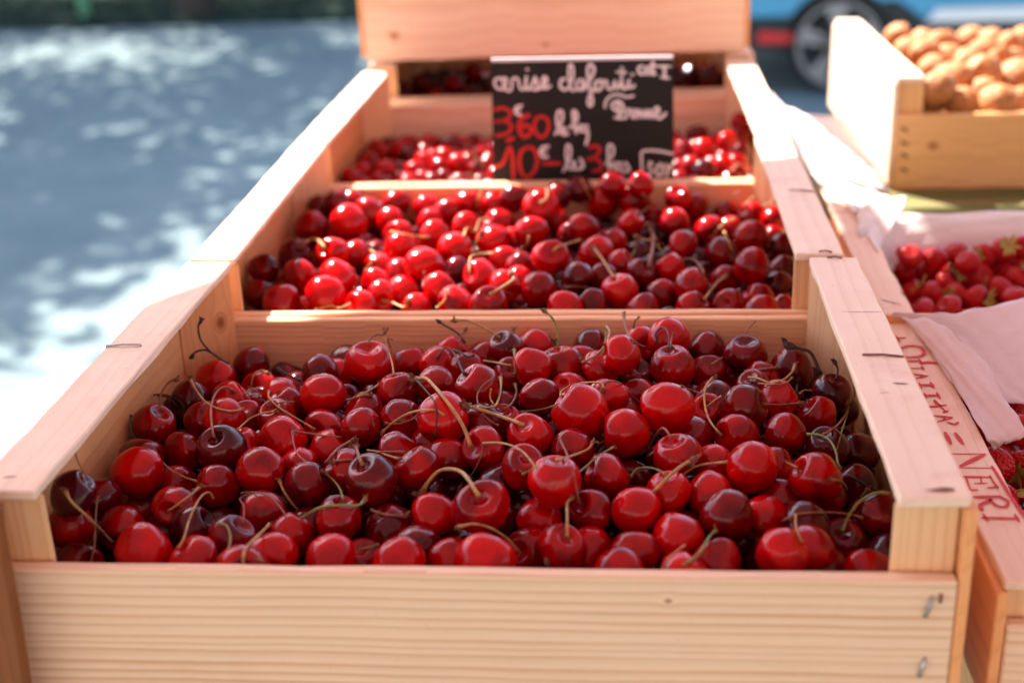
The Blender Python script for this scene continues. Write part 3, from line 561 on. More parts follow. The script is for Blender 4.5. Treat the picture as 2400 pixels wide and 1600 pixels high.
# cherry mesh variants: dimple on +Z, flattened sides, a suture line
def cherry_mesh(k, nu=44, nv=30, seed=0):
    rs = random.Random(100+k+seed); bm = bmesh.new()
    dep, wid, hgt = rs.uniform(.20, .34), rs.uniform(.30, .42), rs.uniform(.88, 1.02)
    fl, heart = rs.uniform(.88, 1.0), rs.uniform(.06, .38); ph = rs.uniform(0, 6.28); tw = [(rs.uniform(-1, 1), rs.uniform(0, 6.28), rs.choice((2, 3))) for _ in range(3)]
    lump = (rs.uniform(-1, 1), rs.uniform(0, 6), rs.uniform(0, 6)); dent = (rs.uniform(0, .10), rs.uniform(.9, 2.2), rs.uniform(0, 6), rs.uniform(.2, .45))
    def pt(th, ph_):
        r = 1.0+.040*sum(a*math.cos(m*ph_+b)*math.sin(th) for a, b, m in tw)+.055*lump[0]*math.sin(2.3*th+lump[1])*math.cos(ph_+lump[2])-dent[0]*math.exp(-((th-dent[1])**2+(math.remainder(ph_-dent[2], 2*math.pi)*math.sin(th))**2)/dent[3]**2)
        s = math.sin(th); z = math.cos(th)*hgt
        if z < 0: s *= 1+heart*z*.9                      # narrower towards the bottom
        z -= dep*math.exp(-(th/wid)**2)*1.15 if th < 1.6 else 0
        z += .05*math.exp(-((th-.75)/.3)**2)
        z += .07*math.exp(-((math.pi-th)/.22)**2)*hgt      # small blossom-end dimple
        r *= 1-.028*math.exp(-((math.remainder(ph_-ph, 2*math.pi))/.16)**2)*s
        return Vector((r*s*math.cos(ph_), r*s*math.sin(ph_)*fl, z))
    top = bm.verts.new(pt(0, 0)); bot = bm.verts.new(pt(math.pi, 0)); rows = []
    for i in range(1, nv):
        u = i/nv; th = math.pi*(u**1.12)
        rows.append([bm.verts.new(pt(th, 2*math.pi*j/nu)) for j in range(nu)])
    for j in range(nu):
        bm.faces.new((top, rows[0][j], rows[0][(j+1) % nu])); bm.faces.new((bot, rows[-1][(j+1) % nu], rows[-1][j]))
        for i in range(len(rows)-1): bm.faces.new((rows[i][j], rows[i+1][j], rows[i+1][(j+1) % nu], rows[i][(j+1) % nu]))
    bmesh.ops.recalc_face_normals(bm, faces=list(bm.faces))
    me = bpy.data.meshes.new('cherry'); bm.to_mesh(me); bm.free(); me.polygons.foreach_set('use_smooth', [True]*len(me.polygons))
    me.materials.append(M_CH['m']); return me
CM = [cherry_mesh(k) for k in range(16)]

# stems: knob end first; k thickness, material
ST = {
'T1': ['r0 340,130 390,290 450,390 495,480', 't2 250,610 320,730 500,900 640,1040 780,1190', 'r1 610,660 595,760 580,950 570,1200 530,1410', 't1 1240,180 1280,250 1400,370 1540,450 1700,505', 't2 1740,560 1640,650 1520,740 1390,830', 't1 1880,700 1840,630 1760,660 1680,780 1610,950 1560,1120 1500,1240', 'r0 2340,630 2180,690 2220,790 2210,980', 'g0 1940,960 2030,1000 2070,1120 2040,1280 1970,1400 1870,1450', 't2 2502,980 2420,1060 2250,1230 2210,1350 2220,1480'],
'U1': ['k2 1040,50 1010,130 1040,270 1150,400 1280,490 1340,520', 'k2 935,450 980,400 1080,375 1180,420 1250,470', 'r2 770,700 690,730 610,840 585,950 610,1050', 'k1 430,905 530,870 640,870 780,920 860,1030 790,1180', 'k1 510,880 680,900 780,1000', 'k1 270,1090 255,1200 265,1330', 't2 920,700 980,810 1080,940 1220,1020 1380,1050 1500,1025', 't1 1770,630 1700,600 1620,660 1590,780', 'r2 1400,830 1310,785 1220,830 1160,960 1150,1120 1180,1340', 'k2 1890,590 2000,650 2130,710', 't1 1790,830 1790,900 1900,1010 2060,1110 2300,1250', 't1 1871,1050 1740,1070 1600,1120 1500,1200 1440,1260', 'k0 1680,890 1750,950 1800,1010', 't0 1520,870 1590,800 1660,830', 't0 2060,950 1960,945 1880,960', 'r1 2040,1230 2070,1270 2200,1290 2352,1315 2594,1340', 'r0 2050,1270 2060,1400 2110,1530 2220,1620 2345,1667'],
'U2': ['r2 960,170 930,210 860,205 790,250 770,320', 't1 965,200 950,260 990,390 1030,520 1050,650', 'r1 1045,265 985,250 1010,340', 't1 900,750 760,830 620,900 530,930', 'r2 790,870 700,880 530,930', 'k2 1550,60 1620,110 1750,190 1830,290', 't2 1720,50 1850,50 1980,100 2120,170 2220,240', 'r1 1840,150 1790,230 1770,330 1780,380', 'k1 1530,470 1590,370 1660,360 1740,460 1820,640', 'k1 1940,430 1860,450 1780,400 1700,370', 't2 2040,500 2150,510 2340,550', 't3 1280,700 1400,690 1490,770 1600,900 1720,1060 1820,1230 1900,1440', 'k0 1310,720 1400,820 1480,920 1520,1040 1520,1180 1500,1360', 't2 920,1290 1000,1210 1140,1110 1300,1050 1500,1040 1620,1100', 'r1 950,1180 1100,1190 1250,1140 1310,1090', 't3 1832,990 1960,1020 2150,1080 2350,1150 2474,1200', 't1 2120,800 2110,900 2150,980', 't2 2230,680 2230,800 2200,930 2150,1000 2000,1010', 'r0 2160,680 2040,760 1970,870 1980,1000', 'r1 2200,1210 2110,1160 2030,1080'],
'U3': ['g2 590,-60 690,40 740,180 740,360', 'r2 250,150 240,210', 't2 1280,120 1310,180 1270,300 1180,420 1000,520', 'g0 1280,130 1265,250 1240,420', 'r2 1470,-15 1480,110 1540,240 1620,310 1700,350', 'k1 1640,10 1590,60 1570,160', 'k1 1840,290 1820,200 1880,130 1950,180 1970,370', 'r1 2015,185 1990,260 1980,360', 'g2 260,370 265,500 275,640', 'r2 280,760 280,870 220,980 140,1040', 't1 1240,820 1220,740 1050,735 900,760 780,830 770,890', 'r1 1250,760 1300,725 1420,740 1540,860 1660,975', 'g0 720,985 560,1030 300,1060', 'k2 710,290 735,330'],
'T3': ['r1 990,30 1060,170 1120,320 1160,470 1210,750', 't2 1365,70 1310,150 1150,220 960,270', 't1 150,90 300,80 460,110 600,190 700,310 760,410', 'r0 150,110 130,230 60,380 0,460', 'g1 590,430 700,370 800,330', 'g0 1590,130 1430,220 1300,330 1180,430', 'r2 1880,190 1960,150 2050,0 2140,-80 2230,30', 'g1 1780,460 1850,370 1980,355 2100,390 2180,450', 't3 2462,270 2352,330 2200,450 2020,640', 't2 1130,690 1080,740 1080,900 1080,1110', 't2 -122,1010 47,975 235,1020 420,1140 545,1280', 't3 -532,650 -460,520 -350,400 -220,370 -90,400 0,500 60,600 100,660', 't2 860,1400 865,1520', 't0 2375,1210 2234,1317 2145,1434 2107,1543'],
'T2': ['r2 1640,880 1500,880 1380,860 1270,820', 'g2 1200,710 1120,770 900,770 720,790 600,850 520,900', 't2 260,500 300,600 400,750 530,890', 'g1 740,400 860,500 930,600 960,710', 'r3 1080,60 930,130 840,220 780,300', 'r3 1100,110 1130,220 1170,320', 'r2 850,290 1000,270 1110,280', 'r0 1240,210 1400,180 1640,180', 't1 1580,260 1450,220 1350,180 1230,165', 'r0 -160,640 -100,628 0,630 130,660 250,770 320,870 360,970', 'g0 1350,1200 1250,1230 1150,1250', 'g0 0,1360 70,1380 110,1440 170,1470'],
'T4': ['g2 370,1050 300,1110 200,1270 100,1370 0,1430', 'r1 760,1340 790,1240 820,1120', 't1 1245,870 1250,1000 1310,1170', 'r1 1990,910 1850,870 1650,850 1400,850 1230,880 1100,945', 'g2 2290,650 2150,630 2020,680 1920,760 1840,870 1790,980 1760,1060', 't0 1130,290 1260,350', 'g0 1630,480 1740,500 1800,560 1810,600', 'k2 2110,560 2040,560 1930,490 1810,430', 'g1 2040,590 1960,680', 't1 500,290 200,325 60,390 0,440'],
'U4': ['r0 810,50 740,120 700,180 695,250', 't0 440,460 320,530', 'r2 1040,570 930,585 690,610', 't2 1240,540 1200,630 1100,710 970,740 830,690 730,680', 't0 1210,680 1130,740 1000,755 830,745', 'k3 1170,320 1290,360 1390,390 1450,470 1510,620', 'k2 1680,510 1710,590 1690,700', 't2 330,690 260,770 240,900 260,1060 320,1190 430,1320', 't1 420,890 330,950 270,1000', 'r2 1300,960 1200,970 1050,985 900,970', 'r2 1810,970 1800,1080 1690,1220 1550,1310', 'g0 1830,1000 1810,1100 1760,1250 1690,1500', 'g1 1370,1305 1500,1310 1620,1370 1690,1500 1710,1620 1745,1677', 'r0 0,780 100,820 220,860', 'r0 1290,860 1340,820 1410,820', 'k2 1280,700 1252,830'],
'V1': ['t3 720,760 760,720 880,690 960,750 985,800', 't1 1520,820 1560,860 1520,960 1450,1050', 't1 900,1500 1050,1450 1150,1480 1280,1430'],
'V2': ['t1 600,670 350,640 180,600', 't2 1240,120 1190,200 1170,330', 't1 1010,660 1050,560 1140,600 1200,470 1290,450', 't2 1220,610 1180,680 1130,830', 't1 1360,850 1200,860 1090,900 1080,1090', 't2 370,1400 330,1470 200,1420 80,1390', 't2 1560,1080 1580,1150 1450,1240 1320,1320', 'r0 1450,1280 1560,1310', 'r0 560,1080 540,1250', 't1 810,1270 800,1380 700,1480'],
'V3': ['t1 800,0 840,90 900,220', 'r1 1500,170 1590,270 1560,330 1460,400', 't2 400,120 400,220 330,270', 't2 790,700 650,740 520,780 480,820', 't2 930,780 1040,920 1120,1050 1180,1130', 'r1 610,1240 730,1230 850,1240', 'r3 1580,550 1620,650 1610,830 1570,1010', 't2 1440,660 1540,700 1640,680', 'g0 1430,780 1370,890', 'k1 410,400 430,500 470,590', 't1 200,650 170,740 130,830'],
'V4': ['g1 0,750 50,830 70,880', 't1 880,460 780,500 690,580 650,640', 't0 770,600 830,740 870,840', 't1 1110,210 1040,260 1010,350', 'r1 940,140 870,190', 't1 1350,260 1260,290 1200,320', 'r1 320,920 420,920 510,1020 540,1100', 't2 800,1110 690,1190 600,1300 540,1380', 'r0 1420,1360 1520,1310'],
'W': ['t2 1900,450 1980,530 2060,640 2090,740', 't1 1720,780 1850,740 1950,750'],
'X': ['t2 1320,1080 1200,1190']}
stems = []
rgood = {'0': .00040, '1': .00050, '2': .00062, '3': .00090}
for t, L in ST.items():
    ox, oy, k = TI[t]; ci = CRATE_OF(t); idx = np.where(allC == ci)[0]; Pc, Rc = allP[idx], allR[idx]
    for s in L:
        head, *pts = s.split(); pts = [(ox+float(p.split(',')[0])/k, oy+float(p.split(',')[1])/k) for p in pts]
        n = 22; C = catmull(pts, n); dirs = np.array([ray(*p) for p in C]); dep = np.full(n+1, np.nan)
        for i, d in enumerate(dirs):
            w = Pc-CAM; dd = d@d; b = w@d; disc = b*b-dd*((w*w).sum(1)-(Rc*1.0)**2)
            ok = disc > 0
            if ok.any(): dep[i] = ((b[ok]-np.sqrt(disc[ok]))/dd).min()
        x0, x1, y0, y1 = walls(ci)
        ylim = np.array([(y1-.004-CAM[1])/d[1] for d in dirs])
        good = np.where(~np.isnan(dep))[0]
        if len(good) == 0: dep[:] = (-.035-CAM[2])/dirs[-1][2]; good = np.arange(n+1)
        raw = dep.copy(); dep = np.interp(np.arange(n+1), good, dep[good])
        cap = np.where(np.isnan(raw), ylim, raw)
        # gentle arch: the stem rides clear of what lies under it
        for _ in range(3):
            pad = np.concatenate([[dep[0]]*3, dep, [dep[-1]]*3]); mn = np.array([pad[i:i+7].min() for i in range(n+1)]); dep = np.minimum(.5*dep+.5*mn, cap)
        for _ in range(3):
            pad = np.concatenate([[dep[0]]*2, dep, [dep[-1]]*2]); dep = np.minimum(np.convolve(pad, np.ones(5)/5, 'valid'), cap)
        lift = .0016*np.sin(np.linspace(.35, 1, n+1)*np.pi)+.0004
        dep = np.minimum(dep-lift, ylim)
        if not np.isnan(raw[-1]): dep[-1] = raw[-1]+.001; dep[-2] = min(dep[-2], raw[-2] if not np.isnan(raw[-2]) else 9)
        P = CAM+dep[:, None]*dirs
        pe = np.array(pts[-1]); e = np.array([(c['u'], c['v']) for c in cherries]); rr = np.array([c['r'] for c in cherries])
        sc = np.linalg.norm(e-pe, axis=1)/rr+np.where(allC == ci, 0, 99)+np.abs(np.linalg.norm(allP-P[-1], axis=1)-allR)/.004
        own = int(np.argmin(sc)); r0 = rgood[head[1]]*(1.0 if ci == 0 else 1.35)
        stems.append(dict(P=P, own=own, m=head[0], r=r0, tip=head[1] in '23' or random.random() < .35, big=head[1] == '3', ci=ci))
        c = cherries[own]; ax = P[-1]-c['p']; L_ = np.linalg.norm(ax)
        if 'axis' not in c and L_ < c['R']*1.35: c['axis'] = ax/L_
# bodies
ORD = lambda i: '%d%s' % (i, 'th' if 10 <= i % 100 <= 20 else {1: 'st', 2: 'nd', 3: 'rd'}.get(i % 10, 'th'))
NTH = ['front', 'second', 'third', 'fourth', 'fifth', 'sixth', 'seventh', 'eighth', 'ninth', 'tenth', 'eleventh', 'twelfth']
CN = ['nearest crate', 'middle crate', 'third crate', 'crate under the stack']
nrow = [8, 6, 3, 1]
has = set(s['own'] for s in stems)
for ci in range(4):
    L = [i for i in range(len(cherries)) if allC[i] == ci]; L.sort(key=lambda i: -cherries[i]['v']); k = math.ceil(len(L)/nrow[ci])
    for rrow in range(nrow[ci]):
        row = sorted(L[rrow*k:(rrow+1)*k], key=lambda i: cherries[i]['u'])
        for j, i in enumerate(row):
            tone = {'b': 'bright red', 'm': 'deep red', 'd': 'dark maroon', 'k': 'near black'}[cherries[i]['tone']]
            big = 'large ' if cherries[i]['R'] > .0135 else 'small ' if cherries[i]['R'] < .0100 else ''
            cherries[i]['label'] = big+tone+' cherry'+(' with stem' if i in has else '')+', %s from left in %s row, %s' % (ORD(j+1), NTH[rrow], CN[ci])
cobj = []
for i, c in enumerate(cherries):
    o = bpy.data.objects.new('cherry', CM[random.randrange(len(CM))])
    if 'axis' in c: ax = Vector(c['axis'])
    else:
        ax = Vector((random.uniform(-1, 1), random.uniform(-.3, 1), random.uniform(-.9, .5)))
        ax = ax.normalized()
    qd = ax.to_track_quat('Z', 'X') @ Quaternion((0, 0, 1), random.uniform(0, 6.28))
    o.rotation_euler = qd.to_euler(); o.location = V(c['p']); s = c['R']*1.085
    o.scale = (s, s*random.uniform(.97, 1.03), s)
    COL.objects.link(o); o.material_slots[0].link = 'OBJECT'; o.material_slots[0].material = M_CH[c['tone']]
    prop(o, c['label'], 'cherry', 'cherries heaped in the crates'); cobj.append(o)
for s in stems:
    P, r0 = s['P'], s['r']; n = len(P); rad = [r0*(1.0+.18*math.sin(i*1.3+r0*1e5)*.3) for i in range(n)]
    for i in range(4): rad[i] = r0*(1.75-.2*i)
    rad[-1] = r0*1.5; rad[-2] = r0*1.2
    bm = bmesh.new(); tube_bm(bm, P, rad, 7)
    par = cobj[s['own']]; st = finish('stem', bm, M_STEM[s['m']], par)
    if s['tip']:
        bm = bmesh.new(); bmesh.ops.create_icosphere(bm, subdivisions=2, radius=1)
        k = r0*(2.1 if not s['big'] else 2.6); d0 = V(P[0]-P[1]).normalized()
        for v in bm.verts:
            nn = v.co.normalized(); f = 1+.35*math.sin(nn.x*9+nn.y*7+r0*9e4)*math.cos(nn.z*8)
            v.co = nn*k*f
        q4 = d0.to_track_quat('Z', 'X'); 
        for v in bm.verts: v.co.z *= 1.5; v.co = q4 @ v.co+V(P[0])
        rs = random.Random(int(abs(P[0][0])*1e6))
        for b in range(rs.choice((2, 3, 4)) if s['ci'] == 0 else 1):   # dry bud scales
            a = Vector((rs.uniform(-1, 1), rs.uniform(-1, 1), rs.uniform(-.4, 1))).normalized(); a = (a+d0*.6).normalized(); w = a.orthogonal().normalized()
            L_ = k*rs.uniform(1.6, 2.8); p0 = V(P[0])
            vs = [bm.verts.new(p0+w*k*.45), bm.verts.new(p0-w*k*.45), bm.verts.new(p0+a*L_*.6-w*k*.5+a.cross(w)*k*.3), bm.verts.new(p0+a*L_), bm.verts.new(p0+a*L_*.6+w*k*.5)]
            bm.faces.new(vs)
        tp = finish('stem_tip', bm, M_TIPK if s['m'] == 'k' else M_TIP, st, True)
        tp.matrix_parent_inverse = (world(par) @ st.matrix_parent_inverse).inverted() if False else Matrix.Identity(4)
# the cherries underneath, too many to count: one object
base = cherry_mesh(50, 20, 14); nb = len(base.vertices); bv = np.empty(nb*3); base.vertices.foreach_get('co', bv); bv = bv.reshape(-1, 3)
bf = [list(p.vertices) for p in base.polygons]
AV, AF, MI = [], [], []
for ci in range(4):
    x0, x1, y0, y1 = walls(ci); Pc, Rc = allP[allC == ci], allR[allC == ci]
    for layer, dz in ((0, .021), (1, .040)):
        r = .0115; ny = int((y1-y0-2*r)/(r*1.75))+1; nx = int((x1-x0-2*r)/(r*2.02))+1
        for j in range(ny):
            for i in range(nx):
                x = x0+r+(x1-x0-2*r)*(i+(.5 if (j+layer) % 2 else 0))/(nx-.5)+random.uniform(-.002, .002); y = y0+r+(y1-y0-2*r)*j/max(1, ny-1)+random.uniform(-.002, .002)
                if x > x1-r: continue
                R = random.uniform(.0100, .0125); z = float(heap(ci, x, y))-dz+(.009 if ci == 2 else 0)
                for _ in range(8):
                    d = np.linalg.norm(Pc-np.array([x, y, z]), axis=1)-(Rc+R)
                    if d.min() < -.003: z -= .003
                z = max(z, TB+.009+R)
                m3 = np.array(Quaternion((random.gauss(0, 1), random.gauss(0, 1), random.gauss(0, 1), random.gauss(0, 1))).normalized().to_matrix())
                AV.append(bv @ m3.T*R+np.array([x, y, z])); AF.append(len(AV)-1); MI.append(random.choice((0, 0, 1)) if ci == 2 else random.choice((1, 1, 2, 2, 2)))  # dark tones paint the shade in the gaps, less so in the third crate
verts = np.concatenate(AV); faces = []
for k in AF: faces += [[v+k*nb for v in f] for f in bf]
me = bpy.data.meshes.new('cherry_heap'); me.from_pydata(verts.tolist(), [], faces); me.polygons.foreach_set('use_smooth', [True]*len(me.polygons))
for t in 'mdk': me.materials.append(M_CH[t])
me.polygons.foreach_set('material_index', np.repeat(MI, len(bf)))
o = bpy.data.objects.new('cherry_heap', me); COL.objects.link(o); prop(o, 'cherries filling the crates beneath the top layer, toned dark for shaded gaps', 'cherries', kind='stuff')

# ---------------------------------------------------------------- strawberries
def straw_mat():
    m, n, l, b = mat('strawberry'); tc = n.new('ShaderNodeTexCoord').outputs['Object']
    vo = n.new('ShaderNodeTexVoronoi'); vo.inputs['Scale'].default_value = 5.5; vo.inputs['Randomness'].default_value = .45; l.new(tc, vo.inputs['Vector'])
    r = ramp(n, [(0, (.55, .25, .03)), (.06, (.55, .25, .03)), (.10, (.26, .001, .002)), (.5, (.46, .002, .003))]); l.new(vo.outputs['Distance'], r.inputs[0])
    l.new(r.outputs[0], b.inputs['Base Color']); b.inputs['Roughness'].default_value = .25; b.inputs['Specular IOR Level'].default_value = .25
    bp = n.new('ShaderNodeBump'); bp.inputs['Strength'].default_value = .6; bp.inputs['Distance'].default_value = .0012
    r3 = ramp(n, [(0, (.6,)*3), (.08, (.2,)*3), (.2, (0,)*3), (.5, (1,)*3)]); l.new(vo.outputs['Distance'], r3.inputs[0]); l.new(r3.outputs[0], bp.inputs['Height']); l.new(bp.outputs[0], b.inputs['Normal'])
    return m
M_STR = straw_mat(); M_CALYX = simple('calyx_green', (.36, .27, .05), .6, var=.4, scale=90)
def straw_mesh(k):
    rs = random.Random(k); bm = bmesh.new(); bmesh.ops.create_uvsphere(bm, u_segments=32, v_segments=24, radius=1)
    L_, po = rs.uniform(1.25, 1.55), rs.uniform(.42, .62)
    for v in bm.verts:
        z = v.co.z; s = 1-po*max(0, -z)**1.2-.06*max(0, z); v.co.x *= s*(1+.04*math.sin(3*z+k)); v.co.y *= s; v.co.z = z*(L_ if z < 0 else .8)
        if z > .85: v.co.z -= (z-.85)*1.5
    me = bpy.data.meshes.new('strawberry'); bm.to_mesh(me); bm.free(); me.polygons.foreach_set('use_smooth', [True]*len(me.polygons)); me.materials.append(M_STR); return me
def calyx_mesh(k):
    rs = random.Random(k); bm = bmesh.new(); n = 9
    for i in range(n):
        a = 2*math.pi*i/n+rs.uniform(-.2, .2); d = Vector((math.cos(a), math.sin(a), 0)); w = Vector((-d.y, d.x, 0)); L_ = rs.uniform(.7, 1.0); up = rs.uniform(-.1, .45)
        rows = []
        for j in range(5):
            t = j/4; p = d*(.05+L_*t)+Vector((0, 0, .80+.10*math.sin(t*2.2)+up*t*t)); ww = .17*math.sin(math.pi*min(1, .18+t*.82)); rows.append((bm.verts.new(p-w*ww), bm.verts.new(p+Vector((0, 0, .03))), bm.verts.new(p+w*ww)))
        for j in range(4):
            for s in range(2): bm.faces.new((rows[j][s], rows[j][s+1], rows[j+1][s+1], rows[j+1][s]))
    tube_bm(bm, [(0, 0, .8), (.05, .02, 1.05), (.12, .04, 1.3)], [.05, .05, .06], 6)
    me = bpy.data.meshes.new('calyx'); bm.to_mesh(me); bm.free(); me.materials.append(M_CALYX); return me
SM = [straw_mesh(k) for k in range(4)]; CX = [calyx_mesh(k) for k in range(3)]
def fruit_place(lst, z, wallbox, rmin, rmax):
    out = []
    for (u, v, r) in lst:
        d = ray(u, v); t = (z-CAM[2])/d[2]; out.append([d, t, r, u, v])
    for sweep in range(8):
        for i, f in enumerate(out):
            best = None
            for zz in np.linspace(z-.02, z+.018, 20):
                tt = (zz-CAM[2])/f[0][2]; p = CAM+tt*f[0]; R = min(rmax, max(rmin, f[2]*tt/F_PX)); c = ((zz-z)/.012)**2
                x0, x1, y0, y1 = wallbox
                for pen in (x0+R-p[0], p[0]-x1+R, y0+R-p[1], p[1]-y1+R): c += (max(0, pen)/.003)**2
                for j, g in enumerate(out):
                    if j != i:
                        pj = CAM+g[1]*g[0]; rj = min(rmax, max(rmin, g[2]*g[1]/F_PX)); c += (max(0, (R+rj)*.93-np.linalg.norm(p-pj))/.003)**2
                if best is None or c < best[0]: best = (c, tt)
            f[1] = best[1]
    return [(CAM+f[1]*f[0], min(rmax, max(rmin, f[2]*f[1]/F_PX)), f[3], f[4]) for f in out]
ZT = [(330, 400, 120), (620, 400, 180), (520, 640, 185), (900, 950, 205), (1300, 340, 185), (1230, 600, 150), (930, 620, 110), (1180, 780, 150), (1640, 720, 270), (1850, 500, 175), (1290, 1000, 170), (1650, 1040, 150), (1200, 1180, 150), (2200, 1020, 180), (2200, 420, 165), (2250, 730, 195), (1730, 390, 120), (2050, 290, 120), (2340, 260, 110), (790, 1220, 110), (1950, 900, 110), (1480, 480, 110), (1000, 420, 90), (2000, 640, 110)]
gl = [(2040+a/6.533, 540+b/6.533, r/6.533) for a, b, r in ZT]
fl_ = [(2372, 960, 44), (2330, 1092, 50), (2400, 1095, 46), (2345, 1172, 50), (2395, 1240, 50), (2400, 1010, 44), (2440, 1170, 50)]
lo_ = [(2283, 1262, 30), (2300, 1292, 30)]
def add_straws(lst, z, wb, where, calyxp=.45):
    pl_ = fruit_place(lst, z, wb, .010, .0185); pl_s = sorted(range(len(pl_)), key=lambda i: -pl_[i][3]); nr = max(1, round(len(pl_)/6))
    k = math.ceil(len(pl_)/nr)
    for rr_ in range(nr):
        for j, i in enumerate(sorted(pl_s[rr_*k:(rr_+1)*k], key=lambda i: pl_[i][2])):
            p, R, u, v = pl_[i]
            o = bpy.data.objects.new('strawberry', random.choice(SM)); ax = Vector((random.uniform(-1, 1), random.uniform(-1.0, .5), random.uniform(-.1, 1))).normalized()
            o.rotation_euler = (ax.to_track_quat('Z', 'X') @ Quaternion((0, 0, 1), random.uniform(0, 6))).to_euler(); o.location = V(p); o.scale = (R*.95,)*3; COL.objects.link(o)
            cal = random.random() < calyxp
            prop(o, 'ripe strawberry%s, %s from left in %s row, %s' % (' with leafy calyx' if cal else '', ORD(j+1), NTH[rr_], where), 'strawberry', 'strawberries in the low crates')
            if cal: c = bpy.data.objects.new('calyx', random.choice(CX)); COL.objects.link(c); c.parent = o
add_straws(gl, -.083, (.229, .617, .325, .520), 'paper lined crate')
add_straws(fl_, -.083, (.229, .617, .03, .305), 'stamped crate')
add_straws(lo_, -.150, (.20, .655, -.02, .25), 'lowest crate', 0)
# fruit beneath
def under(boxes, me_, mts, label, name, cat, R):
    V_, F_ = [], []; nv = len(me_.vertices); a = np.empty(nv*3); me_.vertices.foreach_get('co', a); a = a.reshape(-1, 3); ff = [list(p.vertices) for p in me_.polygons]
    for (x0, x1, y0, y1, z) in boxes:
        nx, ny = int((x1-x0)/(R*1.9)), int((y1-y0)/(R*1.9))
        for i in range(nx):
            for j in range(ny):
                m3 = np.array(Quaternion((random.gauss(0, 1), random.gauss(0, 1), random.gauss(0, 1), random.gauss(0, 1))).normalized().to_matrix())
                V_.append(a @ m3.T*R*.95+np.array([x0+R+(x1-x0-2*R)*(i+.5*(j % 2)*.9)/max(1, nx-.5), y0+R+(y1-y0-2*R)*j/max(1, ny-1), z+random.uniform(-.003, .003)]))
    fs = []
    for k in range(len(V_)): fs += [[v+k*nv for v in f] for f in ff]
    m_ = bpy.data.meshes.new(name); m_.from_pydata(np.concatenate(V_).tolist(), [], fs); m_.polygons.foreach_set('use_smooth', [True]*len(m_.polygons)); m_.materials.append(mts)
    o = bpy.data.objects.new(name, m_); COL.objects.link(o); prop(o, label, cat, kind='stuff')
under([(.229, .60, .326, .525, -.099), (.229, .60, .03, .30, -.099), (.245, .65, -.01, .25, -.168)], SM[0], M_STR, 'strawberries filling the low crates beneath the top ones', 'strawberry_heap', 'strawberries', .0135)

# ---------------------------------------------------------------- walnuts
mW, n_, l_, b_ = mat('walnut_shell'); tcw = n_.new('ShaderNodeTexCoord').outputs['Object']
nw = noise(n_, l_, tcw, 2.2, 5, .6, .8); rw_ = ramp(n_, [(.3, (.30, .10, .02)), (.5, (.46, .17, .04)), (.75, (.60, .28, .09))]); l_.new(nw.outputs[0], rw_.inputs[0]); l_.new(rw_.outputs[0], b_.inputs['Base Color']); b_.inputs['Roughness'].default_value = .6
bpw = n_.new('ShaderNodeBump'); bpw.inputs['Strength'].default_value = .8; bpw.inputs['Distance'].default_value = .0025; l_.new(nw.outputs[0], bpw.inputs['Height']); l_.new(bpw.outputs[0], b_.inputs['Normal'])
def walnut_mesh(k):
    rs = random.Random(k); bm = bmesh.new(); bmesh.ops.create_uvsphere(bm, u_segments=36, v_segments=24, radius=1)
    for v in bm.verts:
        x, y, z = v.co; seam = math.exp(-(y/.10)**2)*.06; f = 1+seam+.035*math.sin(7*x+k)*math.sin(6*z+2*k)*math.cos(5*y)
        v.co = Vector((x*f, y*f*.96, z*f*1.16+(.10*math.exp(-((1-z)/.12)**2)))) 
    me = bpy.data.meshes.new('walnut'); bm.to_mesh(me); bm.free(); me.polygons.foreach_set('use_smooth', [True]*len(me.polygons)); me.materials.append(mW); return me
WM = [walnut_mesh(k) for k in range(4)]
WN = [(530, 200, 85), (740, 250, 105), (880, 260, 90), (1130, 220, 90), (1310, 240, 100), (760, 340, 90), (950, 380, 105), (1110, 400, 110), (1240, 330, 90), (980, 545, 135), (1230, 510, 150), (1500, 560, 165), (1060, 730, 120), (1340, 740, 135), (860, 620, 85), (1450, 300, 115), (1530, 740, 100), (1470, 410, 110), (1545, 240, 80), (820, 480, 85), (1370, 420, 90), (800, 760, 80), (640, 330, 80), (930, 260, 70), (1220, 660, 80)]
wl = [(1950+a/3.484, 30+b/3.484, r*1.12/3.484) for a, b, r in WN]
pw = fruit_place(wl, -.022, (.340, .697, .842, 1.20), .0165, .0225)
ws = sorted(range(len(pw)), key=lambda i: -pw[i][3])
for rr_ in range(5):
    for j, i in enumerate(sorted(ws[rr_*5:(rr_+1)*5], key=lambda i: pw[i][2])):
        p, R, u, v = pw[i]; o = bpy.data.objects.new('walnut', random.choice(WM)); o.location = V(p); o.scale = (R*.98,)*3
        o.rotation_euler = (random.uniform(0, 6), random.uniform(0, 6), random.uniform(0, 6)); COL.objects.link(o)
        prop(o, 'tan shelled walnut, %s from left in %s row of the walnut crate' % (ORD(j+1), NTH[rr_]), 'walnut', 'walnuts in the ochre crate')
under([(.334, .69, .85, 1.20, -.056), (.334, .69, .85, 1.20, -.074)], WM[0], mW, 'walnuts filling the ochre crate beneath the top ones', 'walnut_heap', 'walnuts', .016)

